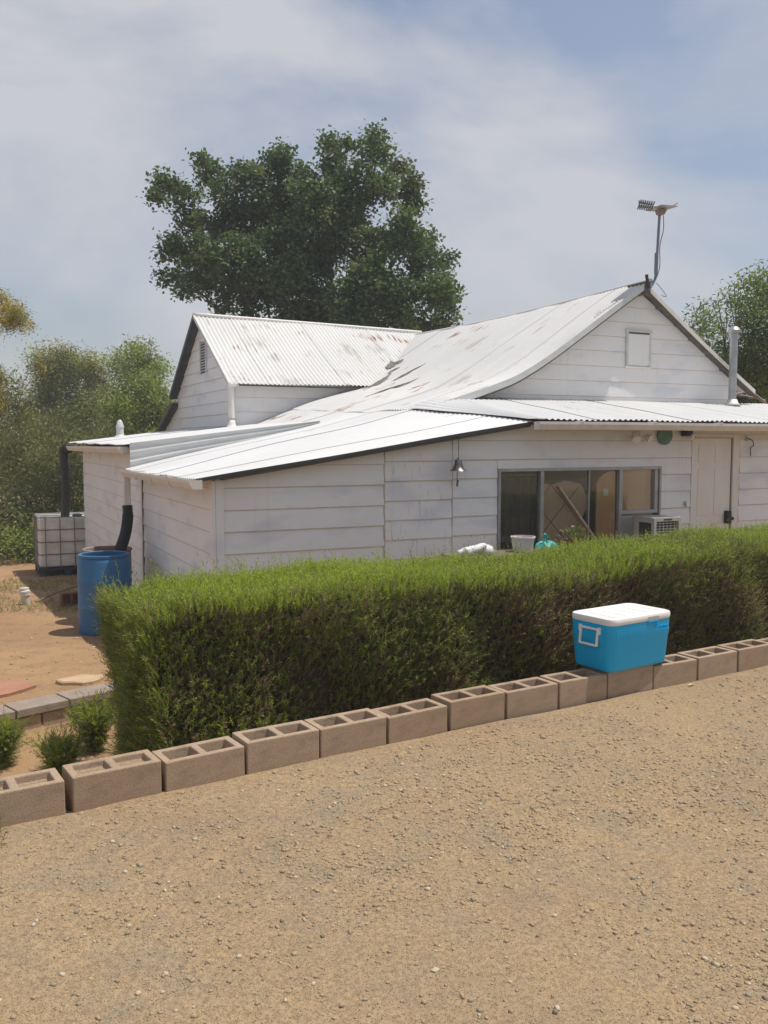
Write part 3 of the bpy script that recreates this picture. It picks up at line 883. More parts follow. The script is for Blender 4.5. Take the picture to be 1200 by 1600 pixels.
def hose_pts(ctrl, n=40):
    c = [Vector(p) for p in ctrl]; c = [c[0]] + c + [c[-1]]; r = []
    for i in range(len(c) - 3):
        for k in range(n // (len(c) - 3)):
            t = k / (n // (len(c) - 3))
            a, b, cc, d_ = c[i:i + 4]
            r.append(0.5 * ((2 * b) + (cc - a) * t + (2 * a - 5 * b + 4 * cc - d_) * t * t + (3 * b - a - 3 * cc + d_) * t ** 3))
    return r + [c[-2]]
def corrugated(ctrl, r, n=90, amp=.08):
    p = hose_pts(ctrl, n)
    return MB().tube(p, [r * (1 + amp * (1 if i % 2 else -1)) for i in range(len(p))], 14)
part('corrugated_drain_pipe', corrugated([(-.215, 3.40, .80), (-.215, 3.38, .66), (-.27, 3.22, .48), (-.37, 2.98, .32), (-.46, 2.80, .22)], .062, 84, .13), [MBLACK], smooth=True)
part('corrugated_drain_pipe', corrugated([(-.22, 9.60, 1.47), (-.27, 9.74, 1.46), (-.30, 9.80, 1.30), (-.27, 9.84, .8), (-.30, 9.86, .17)], .080, 120, .07), [MBLACK], smooth=True)

# roof furniture
part('vent_cone', MB().lathe([(.12, 0), (.09, .03), (.07, .05), (.065, .17), (.075, .18), (.07, .21), (.045, .29), (.02, .32)], (.60, 8.9, float(z_shed(.6, 8.9))), 16), [MSTEP], smooth='auto')
stp = link('stovepipe', None, house); stp.empty_display_size = .1
part('pipe', MB().tube([(8.03, 1.45, 2.05), (8.03, 1.45, 3.16)], .055, 18), [MGALV], stp, smooth='auto')
part('cap', MB().lathe([(.085, .0), (.09, .04), (.05, .085), (.0, .10)], (8.03, 1.45, 3.16), 18), [MGALV], stp, smooth='auto')
part('collar', MB().lathe([(.07, -.03), (.07, .03)], (8.03, 1.45, 3.10), 18), [MGALV], stp, smooth='auto')
part('flashing', MB().lathe([(.13, 0), (.09, .03), (.065, .09)], (8.03, 1.45, 2.12), 18), [MWHITE], stp, smooth=True)

# gable hatch, wing louvre
ht = link('gable_hatch', None, house); ht.empty_display_size = .1
part('panel', MB().box(6.27, 6.67, TG - .030, TG - .012, 2.655, 3.10), [MSID], ht, bevel=.004)
for a in ((6.25, 6.285, 2.64, 3.11), (6.655, 6.69, 2.64, 3.11)): part('jamb', MB().box(a[0], a[1], TG - .035, TG - .01, a[2], a[3]), [MSTEP], ht)
part('head', MB().box(6.235, 6.70, TG - .045, TG - .01, 3.11, 3.135), [MSTEP], ht)
part('dark_gap', MB().box(6.285, 6.655, TG - .0315, TG - .012, 3.085, 3.109), [MEAVE], ht)
part('sill', MB().box(6.24, 6.70, TG - .04, TG - .01, 2.615, 2.64), [MSID], ht)
lv = link('louvre_vent', None, house); lv.empty_display_size = .1
part('backing', MB().box(2.008, 2.02, 8.02, 8.40, 2.86, 3.42), [MDARK], lv)
for t in (8.0, 8.40): part('jamb', MB().box(1.985, 2.02, t, t + .03, 2.84, 3.44), [MSTEP], lv)
for k in range(11):
    z = 2.88 + .05 * k
    part('slat', MB().hexa([(1.990, 8.03, z), (2.006, 8.03, z + .018), (2.006, 8.40, z + .018), (1.990, 8.40, z), (1.992, 8.03, z + .012), (2.010, 8.03, z + .030), (2.010, 8.40, z + .030), (1.992, 8.40, z + .012)]), [MSTEP], lv)

# window
wn_ = link('window', None, house); wn_.empty_display_size = .1
for a in ((WS0 - .015, WS0 + .015, WZ0, WZ1 + .022), (WS1 - .015, WS1 + .015, WZ0, WZ1 + .022)): part('frame', MB().box(a[0], a[1], -.03, .05, a[2], a[3]), [MALU], wn_, bevel=.004)
part('frame', MB().box(WS0 + .015, WS1 - .015, -.028, .05, WZ1 - .010, WZ1 + .020), [MALU], wn_, bevel=.004)
part('frame', MB().box(WS0 + .015, WS1 - .015, -.04, .05, WZ0 - .02, WZ0 + .03), [MALU], wn_, bevel=.004)
for a in ((3.655, 3.70, -.02), (4.752, 4.80, -.022), (4.33, 4.345, .0)): part('mullion', MB().box(a[0], a[1], a[2], .045, WZ0 + .03, WZ1 - .011), [MALU], wn_, bevel=.003)
part('sash_rail', MB().box(4.80, WS1 - .021, -.015, .04, .76, .80), [MALU], wn_, bevel=.003)
part('sash_stile', MB().box(WS1 - .075, WS1 - .022, -.014, .04, .80, WZ1 - .0115), [MALU], wn_, bevel=.003)
for a in ((WS0 + .016, 3.654, WZ0 + .031), (3.701, 4.329, WZ0 + .031), (4.346, 4.751, WZ0 + .031), (4.801, WS1 - .076, .801)): part('pane', MB().box(a[0], a[1], .018, .022, a[2], WZ1 - .012), [MGLASS], wn_)
# the room behind it
rm = link('front_room', None, house); rm.empty_display_size = .1
part('back_wall', MB().box(2.9, 5.8, 1.55, 1.6, -.4, 1.68), [MROOM], rm)
part('left_wall', MB().box(2.85, 2.899, .1, 1.6, -.4, 1.66), [MROOM], rm)
part('right_wall', MB().box(5.801, 5.85, .1, 1.6, -.4, 1.68), [MROOM], rm)
part('floor', MB().box(2.85, 5.85, .1, 1.6, -.45, -.40), [MROOM], rm)
part('ceiling', MB().box(2.85, 5.85, .1, 1.6, 1.685, 1.70), [MROOM], rm)

# door
dr = link('door', None, house); dr.empty_display_size = .1
part('slab', MB().box(DS0, DS1 - .018, -.012, .03, -.42, DZ1 - .006), [MDOOR], dr, bevel=.003)
for (a, b, c_, d_) in ((.06, .25, .10, .30), (.33, .52, .10, .30), (.06, .25, .38, .95), (.33, .52, .38, .95), (.06, .25, 1.05, 1.9), (.33, .52, 1.05, 1.9)):
    part('door_panel', MB().box(DS0 + a, DS0 + b, -.0165, -.011, DZ1 - d_, DZ1 - c_), [MDOOR], dr, bevel=.004)
part('shadow_gap', MB().box(DS1 - .0175, DS1 + .004, .0, .03, -.42, DZ1 - .006), [MDARK], dr)
part('jamb', MB().box(DS1 + .005, DS1 + .115, -.028, .03, -.42, DZ1 + .05), [MTRIM], dr, bevel=.004)
part('jamb', MB().box(DS0 - .045, DS0 - .004, -.018, .03, -.42, DZ1 + .05), [MDOOR], dr, bevel=.004)
part('head', MB().box(DS0 - .003, DS1 + .004, -.024, .03, DZ1, DZ1 + .05), [MTRIM], dr, bevel=.004)
part('dark_strip', MB().box(DS1 + .1155, DS1 + .132, -.012, .02, -.42, DZ1 + .05), [MEAVE], dr)
part('lock', MB().box(6.40, 6.475, -.075, -.012, .59, .75).tube([(6.475, -.04, .65), (6.53, -.045, .65)], .022, 10), [MBLACK], dr, bevel=.012)

# ------------------------------------------------------------------ things in the window
MCARD = simple('cardboard', (0.62, 0.38, 0.22), (0.54, 0.32, 0.18), 3, 0.85)
MBRNP = simple('brown_board', (0.60, 0.42, 0.29), (0.52, 0.35, 0.23), 2.5, 0.8)
MWOOD = simple('orange_wood', (0.66, 0.38, 0.17), (0.56, 0.30, 0.13), 3, 0.6, stretch=(4, 4, .5))
MPLANK = simple('pale_plank', (0.52, 0.41, 0.31), (0.44, 0.34, 0.25), 5, 0.7)
def hthing(name, label, cat, s, t, z, group=None, rz=0.0): return thing(name, label, cat, W(s, t, z), HA + rz, group)
def p_(name, mb, mat, root, **k): return link(name, mb.mesh(name, mat if isinstance(mat, list) else [mat], **k), root)

o = hthing('cardboard_sheet', 'brown cardboard sheet covering the window pane above the air conditioner', 'cardboard', 5.05, .026, .70)
p_('sheet', MB().box(-.24, .25, 0, .008, .0, .57), MCARD, o)
p_('tape_strip', MB().box(-.24, .25, -.002, -.0005, .50, .54), MBRNP, o)
o = hthing('leaning_panel', 'tan tiled panel leaning behind the middle window pane', 'panel', 4.03, .045, -.40)
for i in range(4):
    for j in range(9):
        # tiles laid on the diagonal
        cx_ = -.60 + .42 * i + (.21 if j % 2 else 0); cz_ = .05 + .21 * j
        w_ = .203
        if -.44 < cx_ < .44 and cz_ < 1.60:
            q = [(cx_ - w_, 0, cz_), (cx_, 0, cz_ - w_), (cx_ + w_, 0, cz_), (cx_, 0, cz_ + w_)]
            q = [(max(-.36, min(.36, a)), b, max(.0, min(1.56, c))) for a, b, c in q]
            f_ = [(a, b + .03 * c / 1.5 - .012, c) for a, b, c in q]; k_ = [(a, b + .03 * c / 1.5, c) for a, b, c in q]
            p_('tile', MB().hexa([f_[0], f_[1], f_[2], f_[3], k_[0], k_[1], k_[2], k_[3]]), MBRNP, o)
p_('backing_board', MB().hexa([(-.37, .002, 0), (.37, .002, 0), (.37, .02, 0), (-.37, .02, 0), (-.37, .0335, 1.57), (.37, .0335, 1.57), (.37, .05, 1.57), (-.37, .05, 1.57)]), MDARK, o)
o = hthing('plank', 'pale plank propped diagonally inside the window', 'plank', 4.2, .0285, .1)
p_('board', MB().bar((-.28, 0, 1.00), (.40, 0, .20), .018, .07, (0, 1, 0)), MPLANK, o)
o = hthing('wooden_headboard', 'orange wooden board with rounded top corner standing inside the window', 'board', 4.60, .03, -.40)
pts = [(-.135, 0), (.135, 0), (.135, 1.66)] + [(.135 - .27 * k / 8, 1.66 - (0.13 * (k / 8) ** 3)) for k in range(1, 9)]
mb = MB(); n = len(pts); mb.add([(a, 0, b) for a, b in pts] + [(a, .025, b) for a, b in pts], [tuple(range(n)), tuple(range(2 * n - 1, n - 1, -1))] + [(i, i + n, (i + 1) % n + n, (i + 1) % n) for i in range(n)])
p_('board', mb, MWOOD, o)
p_('white_mark', MB().box(-.04, .03, -.004, -.001, 1.38, 1.46), MWHITE, o)
o = hthing('storage_bin', 'dark green storage bin at the bottom of the window', 'bin', 4.0, .12, -.40)
MGREENB = simple('green_plastic', (0.03, 0.10, 0.055), (0.04, 0.12, 0.07), 5, 0.5)
p_('body', MB().hexa([(-.24, 0, 0), (.24, 0, 0), (.24, .07, 0), (-.24, .07, 0), (-.27, -.0, .88), (.27, -.0, .88), (.27, .075, .88), (-.27, .075, .88)]), MGREENB, o, bevel=.01)
p_('lid', MB().box(-.285, .285, -.03, .077, .881, .92), MGREENB, o, bevel=.01)
o = hthing('dark_curtain', 'dark brown curtain hanging behind the leftmost window pane', 'curtain', 3.39, .12, .1)
mb = MB(); V = []; n = 40
for i in range(n):
    for z in (0.0, .5, 1.12): V.append((-.29 + .58 * i / (n - 1), .018 * math.sin(i * .9) * (1.2 - z * .4), z))
mb.add(V, [(i * 3 + j, (i + 1) * 3 + j, (i + 1) * 3 + j + 1, i * 3 + j + 1) for i in range(n - 1) for j in range(2)])
p_('cloth', mb, simple('curtain_cloth', (0.085, 0.07, 0.058), (0.06, 0.05, 0.042), 5, .9), o, smooth=True)
p_('rod', MB().tube([(-.31, 0, 1.135), (.31, 0, 1.135)], .009, 8), MALU, o)

# ------------------------------------------------------------------ window air conditioner
MACB = simple('aircon_beige', (0.52, 0.50, 0.45), (0.45, 0.43, 0.38), 4, .5)
ac = hthing('air_conditioner', 'beige window air conditioner poking out below the cardboard pane', 'air conditioner', 5.17, -.02, .33)
p_('case', MB().box(-.20, -.185, -.33, .06, 0, .40).box(.185, .20, -.33, .06, 0, .40).box(-.20, .20, -.335, .06, .385, .405).box(-.20, .20, -.33, .06, -.005, .012).box(-.185, .185, .04, .05, .01, .39), MACB, ac)
p_('front_bezel', MB().box(-.202, -.165, -.345, -.325, -.005, .407).box(.165, .202, -.345, -.325, -.005, .407).box(-.165, .165, -.345, -.325, .36, .407).box(-.165, .165, -.345, -.325, -.005, .03), MACB, ac, bevel=.004)
p_('coil', MB().box(-.165, .165, -.30, -.28, .03, .36), MDARK, ac)
for k in range(10): p_('fin', MB().box(-.165, .165, -.335, -.322, .055 + .031 * k, .063 + .031 * k), MACB, ac)
for k in range(5): p_('rib', MB().box(-.115 + .055 * k, -.109 + .055 * k, -.339, -.336, .03, .36), MACB, ac)
p_('side_vent', MB().box(-.2035, -.2005, -.30, -.10, .05, .345), MDARK, ac)
p_('badge', MB().box(-.06, .06, -.348, -.3455, .375, .39), MDARK, ac)
p_('filler_panel', MB().box(-.375, -.21, -.005, .01, -.12, .41), MALU, ac)

# ------------------------------------------------------------------ bell and lights under the eaves
MBELL = simple('pewter', (0.17, 0.16, 0.15), (0.11, 0.10, 0.095), 14, .38, .85)
zb = 1.30
bell = hthing('hanging_bell', 'small metal bell with a clapper hanging on a wire from the eave', 'bell', 2.519, -.17, zb)
p_('shell', MB().lathe([(.0, .118), (.030, .116), (.038, .10), (.044, .06), (.060, .022), (.086, .004), (.090, .0), (.083, .0), (.055, .022), (.038, .06), (.03, .10), (.0, .105)], n=26, capb=False, capt=False), MBELL, bell, smooth='auto')
p_('wire', MB().tube([(0, 0, .125), (.003, 0, .35)], .0035, 6), MDARK, bell)
p_('loop', MB().lathe([(.0, .0), (.012, .008), (.012, .018), (.0, .026)], (0, 0, .114), 10), MBELL, bell, smooth=True)
p_('clapper', MB().tube([(-.012, 0, .03), (-.014, 0, -.09)], .0045, 6).hexa([(-.022, -.003, -.16), (-.006, -.003, -.165), (-.006, .003, -.165), (-.022, .003, -.16), (-.018, -.003, -.085), (.006, -.003, -.10), (.006, .003, -.10), (-.018, .003, -.085)]), MBELL, bell)

fl = hthing('flood_light', 'white twin-headed flood light under the porch eave', 'flood light', 4.97, -.015, 1.60)
p_('base', MB().lathe([(.045, 0), (.045, .03), (.03, .04)], n=16).v and MB().box(-.04, .04, -.045, .0, .02, .11), MWHITE, fl, bevel=.01)
for sx, dz in ((-1, 0.0), (1, .012)):
    hd = MB(); pts_ = [(sx * .03, -.05, .06), (sx * .07, -.09, .05 + dz), (sx * .10, -.14, .02 + dz)]
    hd.tube(pts_[:2], .012, 8); hd.tube([pts_[1], (sx * .085, -.115, .035 + dz), pts_[2]], [.025, .04, .055], 14)
    h_ = p_('lamp_head', hd, MWHITE, fl, smooth='auto')
    p_('lens', MB().tube([pts_[2], (sx * .102, -.145, .017 + dz)], [.048, .048], 14), MCWHITE, h_)
disc = hthing('green_disc', 'round weathered green disc hung under the eave beside the flood light', 'disc', 5.40, -.02, 1.575)
MGRN = simple('faded_green', (0.10, 0.20, 0.15), (0.16, 0.26, 0.20), 14, .7)
mb = MB(); mb.tube([(0, -.001, .10), (0, -.02, .10), (0, -.028, .10)], [.108, .108, .098], 30); p_('plate', mb, MGRN, disc, smooth='auto')
p_('rim', MB().tube([(.107 * math.cos(k / 30 * 6.2832), -.022, .10 + .107 * math.sin(k / 30 * 6.2832)) for k in range(31)], .006, 6), MGRN, disc, smooth=True)
sl = hthing('security_lamp', 'small dark security lamp under the eave above the door corner', 'lamp', 5.72, -.015, 1.63)
p_('body', MB().box(-.06, .05, -.10, 0, .035, .14), MBLACK, sl, bevel=.015)
p_('lens', MB().tube([(.03, -.06, .05), (.05, -.10, .025)], [.03, .042], 12), MCWHITE, sl)
p_('bracket', MB().box(.05, .15, -.03, -.02, .02, .03), MDARK, sl)
hk = hthing('wall_hook', 'thin rusty wire hook on the siding right of the door', 'hook', 6.78, -.02, 1.42)
p_('wire', MB().tube(hose_pts([(-.03, -.01, .22), (.03, -.03, .19), (.04, -.035, .13), (.0, -.03, .10), (.005, -.03, .0)], 24), .006, 6), MDARK, hk)
p_('plate', MB().box(-.045, -.015, -.006, 0, .19, .25), MGALV, hk)
sb_ = hthing('switch_plate', 'tiny rusty latch plate on the siding left of the door', 'latch', 5.755, -.02, .83)
p_('plate', MB().box(-.016, .016, -.014, 0, 0, .055), MEDGE, sb_, bevel=.003)
p_('tongue', MB().box(-.008, .008, -.022, -.0145, -.015, .03), MGALV, sb_)

# ------------------------------------------------------------------ bench behind the hedge and what stands on it
MBENCH = simple('grey_bench_wood', (0.20, 0.17, 0.14), (0.14, 0.12, 0.10), 5, .85, stretch=(1, 8, 8))
bn = hthing('bench', 'low weathered wooden bench behind the hedge, below the window', 'bench', 3.1, -.52, GZ)
BZ = .47 - GZ
for k in range(3): p_('seat_slat', MB().box(-.85, .95, -.22 + .15 * k, -.08 + .15 * k, BZ - .035, BZ), MBENCH, bn, bevel=.004)
for x_ in (-.75, .82):
    for y_ in (-.17, .17): p_('leg', MB().box(x_, x_ + .06, y_ - .03, y_ + .03, -.02, BZ - .035), MBENCH, bn)
    p_('rail', MB().box(x_ + .061, x_ + .09, -.20, .20, BZ - .12, BZ - .036), MBENCH, bn)

MPLW = simple('white_plastic', (0.74, 0.73, 0.70), (0.66, 0.64, 0.60), 7, .45)
bk = hthing('bucket', 'white ribbed plastic bucket standing behind the hedge below the window', 'bucket', 3.10, -.50, .472)
p_('body', MB().lathe([(.095, 0), (.115, .14), (.118, .15), (.112, .15), (.09, .01), (.0, .01)], n=28, capt=False), MPLW, bk, smooth='auto')
p_('rim', MB().lathe([(.118, .138), (.127, .14), (.127, .156), (.116, .156)], n=28, capb=False, capt=False), MPLW, bk, smooth='auto')
for k in range(16):
    a = k / 16 * 6.2832
    p_('rib', MB().bar((.0985 * math.cos(a), .0985 * math.sin(a), .012), (.117 * math.cos(a), .117 * math.sin(a), .136), .005, .006, (math.cos(a), math.sin(a), 0)), MPLW, bk)
p_('soil', MB().lathe([(.104, .118), (.0, .125)], n=20, capb=False, capt=False), MSOIL, bk)

def cloth_lump(name, label, cat, s, t, z, rx, ry, h, mat, seed, lobes):
    o = hthing(name, label, cat, s, t, z)
    mb = MB(); V = []; nr, na_ = 12, 36
    for i in range(nr + 1):
        ph = i / nr * math.pi / 2
        for k in range(na_):
            a = 2 * math.pi * k / na_
            w = 1 + .16 * math.sin(lobes * a + seed + 2 * ph) + .08 * math.sin(2.7 * lobes * a + 3 * ph)
            zz = h * math.sin(ph) * (1 + .22 * math.sin(2 * a + seed) * math.cos(ph) + .12 * math.sin(5 * a + seed))
            V.append((rx * math.cos(ph) ** .7 * math.cos(a) * w, ry * math.cos(ph) ** .7 * math.sin(a) * w, max(0.0, zz)))
    mb.add(V, [(i * na_ + k, i * na_ + (k + 1) % na_, (i + 1) * na_ + (k + 1) % na_, (i + 1) * na_ + k) for i in range(nr) for k in range(na_)])
    p_('bundle', mb, mat, o, smooth=True)
    return o
MTEAL = simple('teal_plastic', (0.03, 0.40, 0.38), (0.02, 0.30, 0.29), 9, .45)
o = cloth_lump('teal_bag', 'crumpled teal plastic bag between the bucket and the potted plant', 'bag', 3.38, -.52, .47, .12, .09, .09, MTEAL, 1.2, 4)
p_('knot', MB().tube(hose_pts([(-.02, 0, .10), (-.05, -.02, .15), (-.03, -.02, .17), (.02, .01, .12)], 16), .012, 8), MTEAL, o, smooth=True)
# a white hose-like plastic loop lying on the bench end
o = hthing('white_sheet', 'bunched white plastic sheet lying behind the hedge left of the bucket', 'plastic sheet', 2.48, -.56, .472)
p_('fold', MB().tube(hose_pts([(-.20, -.02, .03), (-.11, -.03, .055), (0.0, -.03, .06), (.06, -.03, .07), (.12, -.02, .07), (.17, -.02, .04)], 36), [.016 + .030 * (0.25 + .75 * math.sin(min(1, i / 30) * 2.6)) * (1 + .12 * math.sin(i * 1.3)) for i in range(len(hose_pts([(0, 0, 0)] * 6, 36)))], 14), MPLW, o, smooth=True)
p_('fold', MB().tube(hose_pts([(-.10, -.07, .02), (-.04, -.08, .06), (.03, -.07, .085), (.09, -.06, .10)], 30), [.018 + .022 * math.sin(i / 30 * 2.8) for i in range(31)], 12), MPLW, o, smooth=True)
p_('crumple', MB().lathe([(.0, .0), (.075, .01), (.085, .04), (.065, .085), (.02, .105), (.0, .105)], (.12, -.03, 0), 18), MPLW, o, smooth=True)

# ------------------------------------------------------------------ plants made of sprigs
def sprigs(P, D, L, K, nl, nw, r):
    """needle-leaved shoots; returns verts (N*(3*(K+1)),3), faces"""
    n = len(P)
    D = D / np.linalg.norm(D, axis=1)[:, None]
    ref = np.where(np.abs(D[:, 2:3]) > .9, np.array([[1., 0, 0]]), np.array([[0, 0, 1.]]))
    e1 = np.cross(D, ref); e1 /= np.linalg.norm(e1, axis=1)[:, None]
    e2 = np.cross(D, e1)
    out_ = np.empty((n, K + 1, 3, 3))
    tip = P + D * L[:, None]
    out_[:, 0, 0] = P - e1 * nw * .35; out_[:, 0, 1] = P + e1 * nw * .35; out_[:, 0, 2] = tip
    ph0 = r.uniform(0, 6.28, n)
    for k in range(K):
        fr = .12 + .88 * (k + .6) / K
        ph = ph0 + 2.4 * k
        rd = e1 * np.cos(ph)[:, None] + e2 * np.sin(ph)[:, None]
        nd = D * .75 + rd * .7 + r.normal(0, .12, (n, 3))
        base = P + D * (L * fr)[:, None]
        wv = np.cross(nd, D); wv /= (np.linalg.norm(wv, axis=1)[:, None] + 1e-9)
        ln = (nl * r.uniform(.7, 1.25, n) * (1.1 - .35 * fr))[:, None]
        ww = nw * r.uniform(.7, 1.2, n)[:, None] * .5
        out_[:, k + 1, 0] = base - wv * ww; out_[:, k + 1, 1] = base + wv * ww; out_[:, k + 1, 2] = base + nd * ln
    V = out_.reshape(-1, 3)
    return V, np.arange(len(V)).reshape(-1, 3)

MH1 = leafmat('rosemary_bright', (0.36, 0.44, 0.042), (0.27, 0.36, 0.036), .38, 2.0)
MH2 = leafmat('rosemary_olive', (0.24, 0.255, 0.065), (0.175, 0.205, 0.052), .32, 2.5)
MH3 = leafmat('rosemary_dry', (0.31, 0.21, 0.12), (0.23, 0.155, 0.09), .2, 3.0)
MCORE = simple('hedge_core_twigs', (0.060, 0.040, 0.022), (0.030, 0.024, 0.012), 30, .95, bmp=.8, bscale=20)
MTWIG = simple('hedge_twig', (0.16, 0.105, 0.065), (0.10, 0.07, 0.045), 20, .9)

H_A = rad(27)
hd_ = np.array([math.cos(H_A), math.sin(H_A), 0]); hn_ = np.array([-hd_[1], hd_[0], 0])
H0 = np.array([-1.40, 4.90, 0])
HL, HW = 8.2, 1.02
def h_top(u): return np.interp(u, [0, .15, .4, 1.0, 1.8, 2.5, 3.0, 3.6, 4.2, 5.0, 6.3, 8.5], [.60, .66, .695, .71, .725, .70, .675, .73, .765, .785, .80, .84]) + .012 * np.sin(5.3 * u)
def h_pt(u, w, z): return H0[None] + hd_[None] * u[:, None] + hn_[None] * w[:, None] + np.array([[0, 0, 1.]]) * z[:, None]
def h_gz(P): return terr(P[:, 0], P[:, 1])
def lump(u, z): return .075 * np.sin(4.1 * u + 2 * np.sin(2.3 * z)) + .04 * np.sin(9.3 * u + 3 * z) + .03 * np.cos(6 * z + 2 * u)

hedge = thing('hedge', 'long clipped rosemary hedge with bright green top behind the concrete blocks', 'hedge', (float(H0[0]), float(H0[1]), -.5))
Hloc = np.array([H0[0], H0[1], -.5])
# dark twiggy inside
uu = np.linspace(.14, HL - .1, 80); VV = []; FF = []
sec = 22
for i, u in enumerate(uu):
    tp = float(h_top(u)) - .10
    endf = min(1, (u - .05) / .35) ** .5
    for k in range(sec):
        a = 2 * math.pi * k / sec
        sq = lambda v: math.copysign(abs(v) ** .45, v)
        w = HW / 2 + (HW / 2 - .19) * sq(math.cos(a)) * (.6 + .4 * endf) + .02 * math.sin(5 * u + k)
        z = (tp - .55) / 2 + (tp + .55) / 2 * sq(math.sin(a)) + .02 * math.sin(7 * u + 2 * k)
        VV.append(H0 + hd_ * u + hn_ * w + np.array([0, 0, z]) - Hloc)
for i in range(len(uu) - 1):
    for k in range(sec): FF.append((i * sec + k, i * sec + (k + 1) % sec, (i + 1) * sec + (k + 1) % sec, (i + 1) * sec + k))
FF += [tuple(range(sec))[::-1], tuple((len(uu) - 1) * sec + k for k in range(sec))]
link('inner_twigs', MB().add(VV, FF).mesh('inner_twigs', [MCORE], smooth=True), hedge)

def corner_round(u, w):   # pull the left end round
    return .26 * np.exp(-u / .22)
# top shoots
n = 17000
u = rng.uniform(.0, 7.9, n) ** 1.0; w = rng.uniform(.0, HW, n)
ew_ = np.minimum(w, HW - w)
z = h_top(u) - .05 * np.exp(-ew_ / .06) - .10 * np.exp(-u / .10) + .02 * vnoise(u * 3, w * 4) * .6
P = h_pt(u + .02, w, z - .075)
D = np.stack([rng.normal(0, .22, n), rng.normal(0, .22, n), np.ones(n)], 1)
D -= hn_[None] * (np.exp(-w / .08) * .5)[:, None]; D -= hd_[None] * (np.exp(-u / .12) * .5)[:, None]
L = np.clip(rng.normal(.095, .022, n), .05, .17)
L = np.where(rng.random(n) < .03, L * 1.55, L)
V1, F1 = sprigs(P, D, L, 13, .026, .0052, rng)
olive = rng.random(n) < (.10 + .55 * sst(u, 1.9, 3.3) * (.6 + .4 * np.sin(3 * u)) + .45 * np.exp(-u / .35))
m1 = np.where(olive, 1, 0); m1 = np.where(rng.random(n) < .025, 2, m1)
top_part = link('top_shoots', np_mesh('top_shoots', V1 - Hloc, F1, [MH1, MH2, MH3], np.repeat(m1, 14)), hedge)
top_part['kind'] = 'stuff'
# front face
n = 21000
u = rng.uniform(.0, 7.6, n); q = rng.random(n)
tp = h_top(u) - .03
z = -.5 + (tp + .5) * q
lm = lump(u, z)
w = .05 + corner_round(u, 0) - lm * .8 + .10 * rng.random(n) ** 1.5 + .10 * (1 - q) ** 2 + .04 * np.exp(-(tp - z) / .08)
P = h_pt(u, w, z - .03)
P[:, 2] = np.maximum(P[:, 2], h_gz(P) + .02)
D = np.stack([rng.normal(0, .35, n), rng.normal(0, .3, n), .75 + .3 * rng.normal(0, 1, n)], 1) - hn_[None] * .55
L = np.clip(rng.normal(.10, .03, n), .04, .18)
V2, F2 = sprigs(P, D, L, 12, .025, .005, rng)
brown = vnoise(u * 1.3 + 3, z * 2.2, 5) + .9 * np.exp(-((q - .62) / .22) ** 2) * sst(u, .5, 1.1) - .25
pb = np.clip(.25 + .34 * brown, .08, .78)
rv = rng.random(n)
m2 = np.where(rv < pb, 2, np.where(rng.random(n) < .15 + .35 * np.exp(-u / .5), 0, 1))
keep = rng.random(n) < np.where(brown > .75, .8, 1.0)
m2r = np.repeat(m2[keep], 13); F2k = F2.reshape(n, 13, 3)[keep].reshape(-1, 3)
fp = link('front_shoots', np_mesh('front_shoots', V2 - Hloc, F2k, [MH1, MH2, MH3], m2r), hedge); fp['kind'] = 'stuff'
n = 12000
u = rng.uniform(.1, 7.6, n); q = rng.random(n); tp = h_top(u) - .06
z = -.5 + (tp + .5) * q
w = .13 + corner_round(u, 0) - lump(u, z) * .6 + .07 * rng.random(n) + .08 * (1 - q) ** 2
P = h_pt(u, w, z - .02); P[:, 2] = np.maximum(P[:, 2], h_gz(P) + .02)
D = np.stack([rng.normal(0, .5, n), rng.normal(0, .4, n), .5 + .5 * rng.normal(0, 1, n)], 1) - hn_[None] * .6
V5, F5 = sprigs(P, D, np.clip(rng.normal(.09, .03, n), .04, .16), 9, .03, .006, rng)
m5 = np.where(rng.random(n) < .5, 2, 1)
ip = link('inner_shoots', np_mesh('inner_shoots', V5 - Hloc, F5, [MH1, MH2, MH3], np.repeat(m5, 10)), hedge); ip['kind'] = 'stuff'
# left end and back
n = 5200
w = rng.uniform(.0, HW, n); q = rng.random(n)
tp = float(h_top(0.1)) - .04
z = -.5 + (tp + .5) * q
u = .03 + .10 * np.exp(-np.minimum(w, HW - w) / .1) + .06 * rng.random(n) - .05 * np.sin(7 * w + 4 * z) * .8 + .06 * (1 - q)
P = h_pt(u, w, z); P[:, 2] = np.maximum(P[:, 2], h_gz(P) + .02)
D = np.stack([rng.normal(0, .3, n), rng.normal(0, .3, n), .8 + .3 * rng.normal(0, 1, n)], 1) - hd_[None] * .6
V3, F3 = sprigs(P, D, np.clip(rng.normal(.11, .03, n), .05, .2), 12, .026, .0052, rng)
m3 = np.where(rng.random(n) < .07, 2, np.where(rng.random(n) < .35, 0, 1))
ep = link('end_shoots', np_mesh('end_shoots', V3 - Hloc, F3, [MH1, MH2, MH3], np.repeat(m3, 13)), hedge); ep['kind'] = 'stuff'
n = 3000
u = rng.uniform(.0, 7.6, n); z = rng.uniform(-.3, .72, n); P = h_pt(u, np.full(n, HW - .06) + .05 * rng.random(n), z)
D = np.stack([rng.normal(0, .3, n), rng.normal(0, .3, n), .9 * np.ones(n)], 1) + hn_[None] * .5
V4, F4 = sprigs(P, D, np.clip(rng.normal(.11, .03, n), .05, .2), 8, .03, .006, rng)
bp = link('back_shoots', np_mesh('back_shoots', V4 - Hloc, F4, [MH1, MH2], np.repeat((rng.random(n) < .5).astype(int), 9)), hedge); bp['kind'] = 'stuff'
